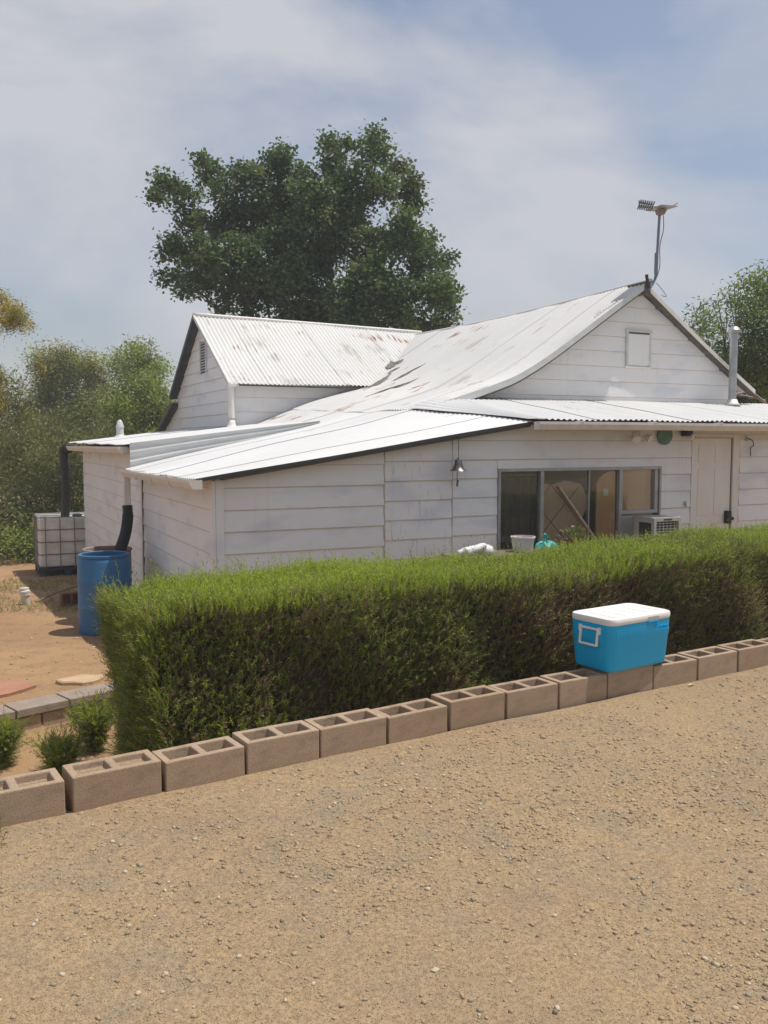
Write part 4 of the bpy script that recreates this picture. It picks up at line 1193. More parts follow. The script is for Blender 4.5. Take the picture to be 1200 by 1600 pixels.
# bare stems showing in the face
mb = MB()
for k in range(420):
    u0 = random.uniform(.25, 7.4); q0 = random.uniform(.05, .8)
    tp = float(h_top(u0)); z0 = -.5 + (tp + .45) * q0
    lm = float(lump(u0, z0)); w0 = .09 - lm * .8 + .06 * random.random() + .06 * (1 - q0)
    a = H0 + hd_ * u0 + hn_ * w0 + np.array([0, 0, z0])
    b = a + hd_ * random.gauss(0, .05) - hn_ * random.uniform(-.02, .05) + np.array([0, 0, random.uniform(.10, .26)])
    mid = (a + b) / 2 + np.array([random.gauss(0, .012), random.gauss(0, .012), 0])
    mb.tube([a - Hloc, mid - Hloc, b - Hloc], [.004, .003, .0016], 4, cap=False)
sp_ = link('bare_stems', mb.mesh('bare_stems', [MTWIG]), hedge); sp_['kind'] = 'stuff'

def small_bush(name, label, x, y, h, r, nst, mats, flower=None, seed=1):
    rg = np.random.default_rng(seed)
    gz = float(terr(np.array(x), np.array(y)))
    o = thing(name, label, 'plant', (x, y, gz))
    st = MB(); P = []; D = []
    for k in range(nst):
        a = rg.uniform(0, 6.28); sp = r * rg.uniform(.2, 1); hh = h * rg.uniform(.65, 1.05)
        pts = [np.array([.25 * sp * math.cos(a) * f, .25 * sp * math.sin(a) * f, 0]) * (1 - f) + np.array([sp * math.cos(a) * f ** 1.4, sp * math.sin(a) * f ** 1.4, hh * f]) for f in (0, .35, .7, 1)]
        st.tube(pts, [.005, .004, .003, .0015], 5, cap=False)
        for f in np.linspace(.12, 1, 15):
            c = np.array([sp * math.cos(a) * f ** 1.4, sp * math.sin(a) * f ** 1.4, hh * f]) + rg.normal(0, .02, 3)
            P.append(c); D.append(np.array([math.cos(a) * .5, math.sin(a) * .5, 0.8]) + rg.normal(0, .7, 3))
    P = np.array(P); D = np.array(D)
    V, F = sprigs(P, D, np.clip(rg.normal(.075, .02, len(P)), .03, .13), 11, .028, .0055, rg)
    link('stems', st.mesh('stems', [MTWIG]), o)['kind'] = 'stuff'
    link('foliage', np_mesh('foliage', V, F, mats, np.repeat(rg.integers(0, len(mats), len(P)), 12)), o)['kind'] = 'stuff'
    if flower:
        for k in range(flower):
            i = rg.integers(0, len(P)); c = P[i] + np.array([.02, -.04, .03])
            fm = MB()
            for j in range(5):
                a = j / 5 * 6.283; fm.add([(c[0], c[1], c[2]), (c[0] + .011 * math.cos(a - .5), c[1] - .004, c[2] + .011 * math.sin(a - .5)), (c[0] + .017 * math.cos(a), c[1] - .007, c[2] + .017 * math.sin(a)), (c[0] + .011 * math.cos(a + .5), c[1] - .004, c[2] + .011 * math.sin(a + .5))], [(0, 1, 2, 3)])
            link('flower', fm.mesh('flower', [MCWHITE]), o)
    return o
small_bush('rosemary_bush', 'small bushy rosemary plant beside the low retaining wall', -2.55, 5.80, .27, .17, 70, [MH2, MH2, MH1], seed=3)
small_bush('flowering_bush', 'low green plant with white flowers in the bed by the hedge end', -2.08, 5.62, .25, .16, 56, [MH1, MH2], flower=9, seed=5)
small_bush('leafy_bush', 'bright green shrub growing between the retaining wall and the hedge end', -2.02, 6.10, .32, .17, 64, [MH2, MH1, MH2], seed=8)
small_bush('weed', 'thin dry weed sprouting at the foot of the concrete blocks', -1.60, 3.47, .10, .05, 6, [MH2, MH3], seed=9)

# potted plant behind the hedge
pp = hthing('potted_plant', 'leafy potted plant on the bench under the middle window pane', 'plant', 3.74, -.50, .472)
p_('pot', MB().lathe([(.07, 0), (.095, .09), (.10, .10), (.085, .10), (.07, .07), (.0, .07)], n=20, capt=False), simple('terracotta', (0.26, 0.12, 0.07), (0.20, 0.09, 0.05), 8, .85), pp, smooth='auto')
rg = np.random.default_rng(21)
n = 150; a = rg.uniform(0, 6.28, n); rr_ = rg.uniform(.02, .17, n); c = np.stack([rr_ * np.cos(a), rr_ * np.sin(a), .10 + rg.uniform(.0, .12, n) * (1.2 - rr_ * 3)], 1)
V = []; F = []
for i in range(n):
    dvec = np.array([math.cos(a[i]) * .8, math.sin(a[i]) * .8, rg.uniform(.1, .8)]); dvec /= np.linalg.norm(dvec)
    sd_ = np.cross(dvec, [0, 0, 1]); sd_ /= np.linalg.norm(sd_); l = rg.uniform(.03, .05); o_ = len(V)
    V += [c[i], c[i] + dvec * l * .5 + sd_ * l * .4, c[i] + dvec * l, c[i] + dvec * l * .5 - sd_ * l * .4]; F.append((o_, o_ + 1, o_ + 2, o_ + 3))
link('foliage', np_mesh('foliage', np.array(V), np.array(F), leafmat('pot_leaf', (0.12, 0.18, 0.05), (0.17, 0.16, 0.06), .3, 9)), pp)['kind'] = 'stuff'
mb = MB()
for k in range(10): mb.tube([(0, 0, .07), (.05 * math.cos(k * .63), .05 * math.sin(k * .63), .13), (.13 * math.cos(k * .63), .13 * math.sin(k * .63), .17)], [.004, .003, .002], 5, cap=False)
p_('stems', mb, MTWIG, pp)

# ------------------------------------------------------------------ concrete block wall along the driveway
def block_mesh(fill, seed):
    bm_ = MB(); L_, T_, H_ = .392, .19, .19
    xs = [-L_ / 2, -L_ / 2 + .034, -.018, .018, L_ / 2 - .034, L_ / 2]; ys = [0, .033, T_ - .033, T_]
    hole = {(1, 1), (3, 1)}
    V = [(x, y, H_) for y in ys for x in xs]
    Fs = [(j * 6 + i, j * 6 + i + 1, (j + 1) * 6 + i + 1, (j + 1) * 6 + i) for j in range(3) for i in range(5) if (i, j) not in hole]
    bm_.add(V, Fs)
    o_ = len(bm_.v); bm_.v += [(x, y, 0) for x, y in ((xs[0], 0), (xs[5], 0), (xs[5], T_), (xs[0], T_))]
    bm_.f += [tuple([o_, o_ + 1] + [5, 4, 3, 2, 1, 0]), (o_ + 1, o_ + 2, 23, 17, 11, 5), tuple([o_ + 2, o_ + 3] + [18, 19, 20, 21, 22, 23]), (o_ + 3, o_, 0, 6, 12, 18), (o_ + 3, o_ + 2, o_ + 1, o_)]
    bm_.m += [0] * 5
    fills = []
    for (i, j) in hole:
        q = [j * 6 + i, j * 6 + i + 1, (j + 1) * 6 + i + 1, (j + 1) * 6 + i]
        o_ = len(bm_.v); c_ = np.mean([bm_.v[k] for k in q], 0)
        for k in q:
            p = np.array(bm_.v[k]); p = c_ + (p - c_) * .93; bm_.v.append((p[0], p[1], H_ - fill))
        for k in range(4): bm_.f.append((q[k], q[(k + 1) % 4], o_ + (k + 1) % 4, o_ + k)); bm_.m.append(0)
        bm_.f.append((o_, o_ + 1, o_ + 2, o_ + 3)); bm_.m.append(1)
    return bm_
wallp = [(-1.679, 3.525), (-1.345, 3.735), (-0.998, 3.962), (-0.658, 4.187), (-0.323, 4.403), (0.017, 4.617), (0.361, 4.848), (0.704, 5.072), (1.056, 5.300), (1.400, 5.506), (1.746, 5.706), (2.097, 5.894), (2.456, 6.108), (2.80, 6.322), (3.14, 6.535), (3.49, 6.75), (3.83, 6.965), (4.17, 7.18)]
bw = thing('block_wall', 'single course of loose concrete blocks edging the gravel driveway', 'wall', (wallp[0][0], wallp[0][1], -.04))
fills = [.035, .03, .06, .085, .07, .10, .13, .12, .10, .12, .10, .10, .11, .12, .12, .12, .12]
step_ = np.array([.342, .214])
segs = list(zip(wallp[:-1], wallp[1:])) + [(tuple(np.array(wallp[0]) - step_ * (k + 1)), tuple(np.array(wallp[0]) - step_ * k)) for k in range(4)]
fills += [.06, .09, .07, .1]
for i, (a, b) in enumerate(segs):
    a = np.array(a); b = np.array(b); c = (a + b) / 2; an = math.atan2(b[1] - a[1], b[0] - a[0])
    if i == 0: c = c - np.array([.018, .006])
    me = block_mesh(fills[i], i).mesh('concrete_block', [MBLOCK, MGRAV], bevel=.0055, seg=2)
    # chipped, uneven edges
    rg = np.random.default_rng(40 + i)
    o = link('concrete_block', me, bw)
    bz = -.035 + .008 * math.sin(i * 2.3) 
    o.location = (c[0] - wallp[0][0], c[1] - wallp[0][1], bz + .04)
    o.rotation_euler = (rg.normal(0, .006), rg.normal(0, .006), an + rg.normal(0, .012))

# ------------------------------------------------------------------ cooler on the blocks
def rrect(lx, ly, r, n=6):
    pts = []
    for cx_, cy_, a0 in ((lx / 2 - r, ly / 2 - r, 0), (-lx / 2 + r, ly / 2 - r, 90), (-lx / 2 + r, -ly / 2 + r, 180), (lx / 2 - r, -ly / 2 + r, 270)):
        for k in range(n + 1):
            a = rad(a0 + 90 * k / n); pts.append((cx_ + r * math.cos(a), cy_ + r * math.sin(a)))
    return pts
def loft(rings, m=0):
    mb = MB(); n = len(rings[0][0]); V = []
    for pts, z in rings: V += [(x, y, z) for x, y in pts]
    Fs = [(i * n + k, i * n + (k + 1) % n, (i + 1) * n + (k + 1) % n, (i + 1) * n + k) for i in range(len(rings) - 1) for k in range(n)]
    Fs += [tuple(range(n))[::-1], tuple((len(rings) - 1) * n + k for k in range(n))]
    return mb.add(V, Fs, m)
CA = rad(34.3)
cdv = np.array([math.cos(CA), math.sin(CA)]); cnv = np.array([-cdv[1], cdv[0]])
cc = np.array([1.386, 5.520]) + cdv * .243 + cnv * .090
cool = thing('cooler', 'blue plastic cooler with white lid and handle resting on the concrete blocks', 'cooler', (cc[0], cc[1], .166), CA)
body = loft([(rrect(.515, .295, .04), .0), (rrect(.537, .315, .048), .008), (rrect(.548, .326, .05), .03), (rrect(.570, .348, .052), .190), (rrect(.5765, .3545, .052), .198), (rrect(.5775, .3555, .052), .30)])
p_('body', body, MCOOL, cool, smooth='auto')
lid = loft([(rrect(.582, .360, .055), .3005), (rrect(.588, .366, .056), .306), (rrect(.588, .366, .056), .330), (rrect(.580, .358, .053), .339), (rrect(.560, .338, .05), .343), (rrect(.548, .326, .048), .3415)])
ld = p_('lid', lid, MCWHITE, cool, smooth='auto')
for k in range(5): p_('lid_ridge', MB().box(-.21 + .105 * k - .002, -.21 + .105 * k + .002, -.13, .13, .3416, .3432), MCWHITE, ld)
p_('latch_recess', MB().box(.04, .145, -.1845, -.1825, .302, .326), simple('lid_recess_grey', (0.42, 0.42, 0.43), (0.38, 0.38, 0.39), 4, .5), ld)
p_('latch_lip', MB().box(.04, .145, -.1835, -.176, .277, .283), MCOOL, cool, bevel=.002)
p_('latch_lip', MB().box(.045, .14, -.1865, -.1775, .291, .299), MCOOL, cool, bevel=.002)
hdl = MB()
x_ = -.293
for a, b in (((x_, -.070, .265), (x_, .070, .265)), ((x_ - .012, -.070, .165), (x_ - .012, .070, .165)), ((x_, -.070, .27), (x_ - .012, -.070, .16)), ((x_, .070, .27), (x_ - .012, .070, .16))):
    hdl.bar(a, b, .012, .017, (1, 0, 0.1))
p_('handle', hdl, MCWHITE, cool, bevel=.003)
for y_ in (-.078, .078): p_('handle_pivot', MB().box(-.298, -.283, y_ - .012, y_ + .012, .235, .278), MCWHITE, cool, bevel=.003)
# raised lettering on the front and the panel line under it
cu = bpy.data.curves.new('lettering', 'FONT'); cu.body = 'Coleman'; cu.size = .034; cu.extrude = .003; cu.shear = .2; cu.resolution_u = 2; cu.space_character = 1.08
tmp = bpy.data.objects.new('tmp', cu); COL.objects.link(tmp)
bpy.context.view_layer.update()
tme = bpy.data.meshes.new_from_object(tmp.evaluated_get(bpy.context.evaluated_depsgraph_get()))
bpy.data.objects.remove(tmp)
tme.materials.clear(); tme.materials.append(MCOOL)
lt = link('raised_lettering', tme, cool, (.112, -.1780, .243)); lt.rotation_euler = (rad(90), 0, 0)
p_('raised_line', MB().box(.105, .255, -.1805, -.1765, .230, .234), MCOOL, cool)
for k in range(9): p_('panel_rib', MB().box(-.235 + .028 * k, -.232 + .028 * k, -.1788, -.1765, .205, .29), MCOOL, cool)

# ------------------------------------------------------------------ low retaining wall of capped blocks left of the hedge
rw = thing('retaining_wall', 'low wall of flat grey cap blocks holding back the dirt yard', 'wall', (E0[0], E0[1], -.6))
MCAP = simple('cap_block', (0.31, 0.25, 0.20), (0.25, 0.20, 0.16), 9, .95, bmp=.6, bscale=70)
for k in range(-5, 4):
    L_ = .405
    def wp(al, de, z): q = ed * al + en * de; return (q[0], q[1], z)
    a0 = k * L_ + .12 + .004; a1 = (k + 1) * L_ + .12 - .008
    p = [wp(a0, .0, .185), wp(a1, .0, .185), wp(a1, .24, .185), wp(a0, .24, .185), wp(a0, .0, .245), wp(a1, .0, .245), wp(a1, .24, .245), wp(a0, .24, .245)]
    mb = MB().hexa(p); o = link('cap_block', mb.mesh('cap_block', [MCAP], bevel=.006), rw); o.location.z = .004 * math.sin(k * 2.7)
    b0 = a0 + .2; b1 = a1 + .2
    p = [wp(b0, .02, -.06), wp(b1, .02, -.06), wp(b1, .20, -.06), wp(b0, .20, -.06), wp(b0, .02, .178), wp(b1, .02, .178), wp(b1, .20, .178), wp(b0, .20, .178)]
    link('wall_block', MB().hexa(p).mesh('wall_block', [MBLOCK], bevel=.006), rw)

def flagstone(label, x, y, rx, ry, mat, seed, z=None):
    gz = float(terr(np.array(x), np.array(y))); n = 13; rg = np.random.default_rng(seed)
    r = rg.uniform(.78, 1.1, n)
    A = [(rx * r[k] * math.cos(2 * math.pi * k / n), ry * r[k] * math.sin(2 * math.pi * k / n)) for k in range(n)]
    mb = MB(); mb.add([(a, b, -.03) for a, b in A] + [(a, b, .028) for a, b in A] + [(a * .93, b * .93, .036 + .004 * math.sin(k_)) for k_, (a, b) in enumerate(A)],
                      [tuple(range(n))[::-1], tuple(range(2 * n, 3 * n))] + [(k, (k + 1) % n, n + (k + 1) % n, n + k) for k in range(n)] + [(n + k, n + (k + 1) % n, 2 * n + (k + 1) % n, 2 * n + k) for k in range(n)])
    o = link('flagstone', mb.mesh('flagstone', [mat]), None, (x, y, gz), .3)
    return tag(o, label, 'flagstone')
flagstone('pale tan flagstone lying in the dirt beside the hedge end', -2.52, 7.30, .19, .13, simple('sandstone', (0.50, 0.36, 0.22), (0.43, 0.30, 0.18), 7, .9, bmp=.4, bscale=30), 1)
flagstone('large reddish flagstone sunk in the dirt behind the retaining wall', -3.17, 7.02, .34, .26, simple('red_sandstone', (0.40, 0.20, 0.125), (0.33, 0.165, 0.10), 5, .9, bmp=.4, bscale=30), 4)

# ------------------------------------------------------------------ barrels, tote, pipes in the yard
def gz_at(x, y): return float(terr(np.array(x), np.array(y)))
bx_, by_ = W(-.64, 2.50, 0)[:2]
bar = thing('rain_barrel', 'blue plastic drum with open top under the corrugated drain pipe', 'barrel', (bx_, by_, gz_at(bx_, by_) - .005))
bar.scale = (1.07, 1.07, 1.05)
p_('shell', MB().lathe([(.255, 0), (.272, .02), (.276, .05), (.278, .28), (.284, .30), (.284, .315), (.278, .335), (.278, .56), (.284, .58), (.284, .595), (.278, .615), (.276, .80), (.268, .835), (.255, .85), (.255, .87), (.232, .87), (.236, .83), (.255, .60), (.255, .05), (.0, .04)], n=40, capt=False), MBLUE, bar, smooth='auto')
p_('rim', MB().lathe([(.262, .848), (.270, .853), (.270, .878), (.250, .882), (.232, .876), (.232, .86)], n=40, capb=False, capt=False), MBLUE, bar, smooth='auto')
p_('water', MB().lathe([(.252, .60), (.0, .60)], n=30, capb=False, capt=False), simple('dark_water', (.015, .02, .025), (.02, .025, .03), 3, .05), bar)
bx2, by2 = W(-.50, 3.20, 0)[:2]
MRUSTB = simple('rusty_drum', (0.36, 0.29, 0.24), (0.24, 0.13, 0.08), 6, .8, bmp=.2)
b2 = thing('rusty_drum', 'rusty pale steel drum standing behind the blue barrel', 'barrel', (bx2, by2, gz_at(bx2, by2) - .005))
p_('shell', MB().lathe([(.285, 0), (.285, .30), (.293, .31), (.285, .32), (.285, .60), (.293, .61), (.285, .62), (.285, .90), (.27, .90), (.27, .05), (.0, .04)], n=36, capt=False), MRUSTB, b2, smooth='auto')
p_('rim', MB().tube([(.285 * math.cos(k / 36 * 6.2832), .285 * math.sin(k / 36 * 6.2832), .90) for k in range(37)], .014, 8), MRUSTB, b2, smooth=True)
p_('contents', MB().lathe([(.272, .72), (.0, .74)], n=24, capb=False, capt=False), MSOIL, b2)

# caged liquid tote past the far corner of the shed
ix, iy = W(-.30, 10.08, 0)[:2]
igz = gz_at(ix, iy)
ibc = thing('liquid_tote', 'white plastic liquid tote in a steel cage at the far shed corner', 'tank', (ix, iy, igz), HA)
MTANK = simple('tote_plastic', (0.76, 0.73, 0.66), (0.58, 0.53, 0.45), 2.2, .5, stretch=(1, 1, 1.5))
MCAGE = simple('cage_steel', (0.16, 0.15, 0.145), (0.22, 0.20, 0.19), 10, .5, .5)
Hh = .20 - igz
p_('bottle', MB().box(-.50, .50, -.50, .50, .17, Hh - .025), MTANK, ibc, bevel=.05, seg=3)
p_('pallet_deck', MB().box(-.52, .52, -.52, .52, .125, .165), MDARK, ibc)
for x_ in (-.45, 0, .45):
    for y_ in (-.45, 0, .45): p_('pallet_foot', MB().box(x_ - .06, x_ + .06, y_ - .06, y_ + .06, -.02, .124), MDARK, ibc)
R_ = .512
for k in range(5):
    z = .19 + (Hh - .205) * k / 4
    pts = rrect(2 * R_, 2 * R_, .05, 3)
    p_('cage_hoop', MB().tube([(x_, y_, z) for x_, y_ in pts] + [(pts[0][0], pts[0][1], z)], .009, 6), MCAGE, ibc)
for k in range(4):
    c = -.39 + .78 * k / 3
    for (x_, y_) in ((c, -R_ - .014), (c, R_ + .014), (-R_ - .014, c), (R_ + .014, c)):
        p_('cage_bar', MB().tube([(x_, y_, .15), (x_, y_, Hh - .01)], .008, 6), MCAGE, ibc)
for y_ in (-.2, .2): p_('top_bar', MB().bar((-R_, y_, Hh), (R_, y_, Hh), .03, .02), MGALV, ibc)
p_('label_plate', MB().box(-R_ - .028, -R_ - .024, .12, .38, Hh - .22, Hh - .06), MGALV, ibc)
p_('fill_cap', MB().lathe([(.09, 0), (.09, .035), (.07, .04)], (.22, -.2, Hh - .025), 16), MBLACK, ibc)

px_, py_ = -5.02, 12.45
pv = thing('drain_cleanout', 'short white plastic cleanout pipe with a cap standing in the yard', 'pipe', (px_, py_, gz_at(px_, py_) - .03))
pv.rotation_euler = (0, rad(-6), 0)
MPVC = simple('old_pvc', (0.56, 0.54, 0.42), (0.46, 0.45, 0.35), 9, .55)
p_('pipe', MB().lathe([(.055, 0), (.055, .17)], n=18), MPVC, pv, smooth='auto')
p_('cap', MB().lathe([(.07, .165), (.07, .20), (.074, .205), (.074, .225), (.062, .235), (.06, .27), (.05, .275)], n=18), simple('pvc_cap', (0.66, 0.62, 0.56), (0.58, 0.54, 0.48), 9, .5), pv, smooth='auto')

def ground_line(pts, lift=.012): return [(x, y, gz_at(x, y) + lift) for x, y in pts]
gh = hose_pts(ground_line([(-7.6, 14.0), (-6.9, 14.9), (-6.2, 15.2), (-5.6, 15.1), (-5.2, 15.0)]), 50)
tag(link('yellow_hose', MB().tube(gh, .014, 8).mesh('yellow_hose', [simple('yellow_hose', (0.42, 0.38, 0.08), (0.36, 0.32, 0.07), 9, .5)], smooth=True)), 'pale yellow garden hose lying in the yard grass by the tote', 'hose')
gh = hose_pts([(-4.95, 12.6, gz_at(-4.9, 12.6) + .02), (-4.65, 12.9, gz_at(-4.65, 12.9) + .16), (-4.3, 13.1, gz_at(-4.3, 13.1) + .24), (-4.05, 12.7, gz_at(-4.05, 12.7) + .22), (-3.85, 12.4, gz_at(-3.85, 12.4) + .05)], 50)
tag(link('grey_hose', MB().tube(gh, .013, 8).mesh('grey_hose', [simple('grey_hose', (0.16, 0.13, 0.11), (0.2, 0.17, 0.14), 9, .6)], smooth=True)), 'stiff grey hose arching from the cleanout pipe toward the barrels', 'hose')
# loose bricks by the barrels
MBRICK = simple('red_block', (0.22, 0.105, 0.07), (0.17, 0.085, 0.06), 12, .9, bmp=.5, bscale=60)
x_, y_ = -4.33, 12.3
cb = thing('hollow_brick', 'upright hollow red brick in the shade behind the blue barrel', 'brick', (x_, y_, gz_at(x_, y_)), HA + .2)
p_('shell', MB().box(-.14, -.11, 0, .10, 0, .19).box(.11, .14, 0, .10, 0, .19).box(-.015, .015, 0, .10, .026, .164).box(-.11, .11, 0, .10, 0, .025).box(-.11, .11, 0, .10, .165, .19), MBRICK, cb)
p_('web', MB().box(-.109, .109, .07, .09, .026, .164), MBRICK, cb)
x_, y_ = -3.78, 11.2
o = link('rock', stone_me[1].copy(), None, (x_, y_, gz_at(x_, y_) + .03)); o.scale = (.13, .10, .09)
tag(o, 'pale rock on the ground just left of the blue barrel', 'rock')

# sparse grass by the tote
n = 5200
x = rng.uniform(-8.5, -3.2, n); y = 11.6 + 4.6 * rng.random(n)
k = (vnoise(x * .9, y * .9, 3) > -.15) & (x < -.27 * y - .2) & (x > -.46 * y - 1)
x, y = x[k], y[k]; n = len(x)
P = np.stack([x, y, terr(x, y) - .005], 1)
D = np.stack([rng.normal(0, .5, n), rng.normal(0, .5, n), np.ones(n)], 1)
V, F = sprigs(P, D, np.clip(rng.normal(.05, .025, n), .015, .12), 4, .05, .007, rng)
tag(link('grass', np_mesh('grass', V, F, [leafmat('dry_grass', (0.20, 0.21, 0.07), (0.30, 0.25, 0.11), .3, 2.0)])), 'thin dry grass in the yard near the tote', 'grass', kind='stuff')

# ------------------------------------------------------------------ antenna on the ridge
an = hthing('television_antenna', 'small television antenna on a bent grey mast at the gable peak', 'antenna', 6.46, 1.42, 3.67)
MMAST = simple('mast_grey', (0.20, 0.235, 0.27), (0.16, 0.19, 0.22), 8, .5, .4)
p_('mast', MB().tube(hose_pts([(-.06, 0, -.02), (.02, 0, .08), (.06, 0, .19), (.075, 0, .45), (.10, 0, .98)], 40), .018, 10), MMAST, an, smooth=True)
p_('mast_sleeve', MB().tube([(.062, 0, .20), (.066, 0, .48)], .026, 10), MMAST, an, smooth='auto')
p_('mount_strap', MB().tube(hose_pts([(-.05, 0, .0), (-.09, 0, .12), (-.10, 0, .18)], 16), .022, 8), MDARK, an)
MHEAD = simple('antenna_housing', (0.25, 0.215, 0.155), (0.19, 0.165, 0.12), 8, .6)
hd2 = p_('housing', MB().hexa([(.07, -.035, .985), (.16, -.035, .99), (.16, .035, .99), (.07, .035, .985), (.05, -.045, 1.055), (.20, -.045, 1.065), (.20, .045, 1.065), (.05, .045, 1.055)]), MHEAD, an, bevel=.008)
p_('reflector_plate', MB().hexa([(-.005, -.16, 1.068), (.27, -.16, 1.082), (.27, .16, 1.082), (-.005, .16, 1.068), (-.005, -.16, 1.078), (.27, -.16, 1.092), (.27, .16, 1.092), (-.005, .16, 1.078)]), MALU, an)
p_('boom', MB().tube([(.25, 0, 1.10), (-.27, 0, 1.085)], .008, 8), MGALV, an)
for k in range(7):
    x_ = -.25 + .037 * k; l_ = .075 + .004 * k
    p_('element', MB().tube([(x_ - .012, -l_ * .3, 1.087 - .06), (x_ + .012, l_ * .3, 1.087 + .06)], .009, 6).tube([(x_ + .014, -l_ * .3, 1.087 + .06), (x_ - .014, l_ * .3, 1.087 - .06)], .008, 6), MDARK, an)
for s_ in (-1, 1): p_('whisker', MB().tube([(.26, s_ * .02, 1.09), (.30, s_ * .12, 1.14)], .007, 6), MGALV, an)
p_('cable', MB().tube(hose_pts([(.17, 0, .99), (.175, 0, .80), (.12, 0, .58), (.125, 0, .30), (.06, .0, .12)], 40), .0055, 6), MDARK, an)
p_('loose_wire', MB().tube(hose_pts([(.05, -.02, .08), (.13, -.06, -.02), (.20, -.06, -.10), (.12, -.05, -.09)], 24), .004, 5), MDARK, an)

# ------------------------------------------------------------------ trees
def tree(name, label, blobs, base, trunk_r, leaf, dens, mats, mixw, seed, sub=7, aspect=.55, droop=0.0, clus=9, spread=.32, group=None, limb_n=10, shell=.55):
    """blobs: (x, y, z, r) lobes of the crown; leaves are folded blades gathered in clusters through each lobe"""
    rg = np.random.default_rng(seed)
    base = np.array(base, float)
    o = thing(name, label, 'tree', tuple(base), 0, group)
    C = []; MI = []
    for (bx, by, bz, br) in blobs:
        ctr = np.array([bx, by, bz])
        # sub-lobes make the outline uneven
        ns = max(3, int(sub * (0.6 + br)))
        dr = rg.normal(0, 1, (ns, 3)); dr /= np.linalg.norm(dr, axis=1)[:, None]
        sc = ctr + dr * br * rg.uniform(.35, .92, (ns, 1)); sr = br * rg.uniform(.28, .5, ns)
        for c_, r_ in zip(np.vstack([ctr[None], sc]), np.concatenate([[br * .6], sr])):
            m = max(3, int(dens * r_ * r_))
            d_ = rg.normal(0, 1, (m, 3)); d_ /= np.linalg.norm(d_, axis=1)[:, None]
            cen = c_ + d_ * r_ * (shell + (1.08 - shell) * rg.random((m, 1)))
            C.append(cen)
            MI.append(np.full(m, rg.choice(len(mats), p=mixw)))
    C = np.vstack(C); MI = np.concatenate(MI)
    rnd = rg.random(len(MI)) < .35
    MI = np.where(rnd, rg.choice(len(mats), len(MI), p=mixw), MI)
    n = len(C) * clus
    pos = np.repeat(C, clus, 0) + rg.normal(0, spread, (n, 3)) * np.array([1, 1, .8])
    pos[:, 2] -= droop * rg.random(n)
    ax = rg.normal(0, 1, (n, 3)); ax[:, 2] = ax[:, 2] * .6 - .35 - droop; ax /= np.linalg.norm(ax, axis=1)[:, None]
    up = rg.normal(0, .6, (n, 3)) + np.array([.25, 0, .9])
    sd = np.cross(ax, up); sd /= np.linalg.norm(sd, axis=1)[:, None] + 1e-9
    nr = np.cross(sd, ax)
    ln = (leaf * rg.uniform(.65, 1.25, n))[:, None]
    V = np.stack([pos - ax * ln * .5, pos + sd * ln * aspect * .5 + nr * ln * .10, pos + ax * ln * .5, pos - sd * ln * aspect * .5 + nr * ln * .10], 1).reshape(-1, 3)
    F = np.arange(len(V)).reshape(-1, 4)
    cr = link('crown', np_mesh('crown', V - base, F, mats, np.repeat(MI, clus)), o); cr['kind'] = 'stuff'
    # trunk and limbs
    B = np.array([b[:3] for b in blobs]); top = B.mean(0)
    fork = base + (top - base) * np.array([.7, .7, .42])
    mid = base + (fork - base) * .5 + np.array([rg.normal(0, .1), rg.normal(0, .1), 0])
    tb = MB().tube([base - (0, 0, .2) - base, mid - base, fork - base], [trunk_r, trunk_r * .8, trunk_r * .62], 10)
    link('trunk', tb.mesh('trunk', [MBARK], smooth=True), o)
    order = rg.permutation(len(blobs))[:limb_n]
    B = B + np.array([0, 1.0, 0]); fork = fork + np.array([0, 1.0, 0])
    for i in order:
        b_ = B[i]; m1 = fork + (b_ - fork) * .45 + np.array([0, 0, .12 * np.linalg.norm(b_ - fork)]) * rg.uniform(-.3, .6) + rg.normal(0, .12, 3)
        e_ = b_ + (b_ - fork) / (np.linalg.norm(b_ - fork) + .01) * blobs[i][3] * .55
        tb = MB().tube([fork - base, m1 - base, b_ - base, e_ - base], [trunk_r * .20, trunk_r * .10, trunk_r * .05, trunk_r * .015], 6, cap=False)
        for k in range(3):
            q = rg.normal(0, 1, 3); q /= np.linalg.norm(q)
            tb.tube([(m1 + b_) / 2 - base, b_ + q * blobs[i][3] * .4 - base, b_ + q * blobs[i][3] * .9 - base], [trunk_r * .06, trunk_r * .035, trunk_r * .012], 4, cap=False)
        link('limb', tb.mesh('limb', [MBARK], smooth=True), o)
    return o

def px_blobs(lst, Y, dy, seed):
    rg = np.random.default_rng(seed); r = []
    for (x, y, rr) in lst:
        yy = Y + rg.uniform(-dy, dy)
        p = at(x, y, yy); r.append((p[0], p[1], p[2], rr * yy / FPX))
    return r

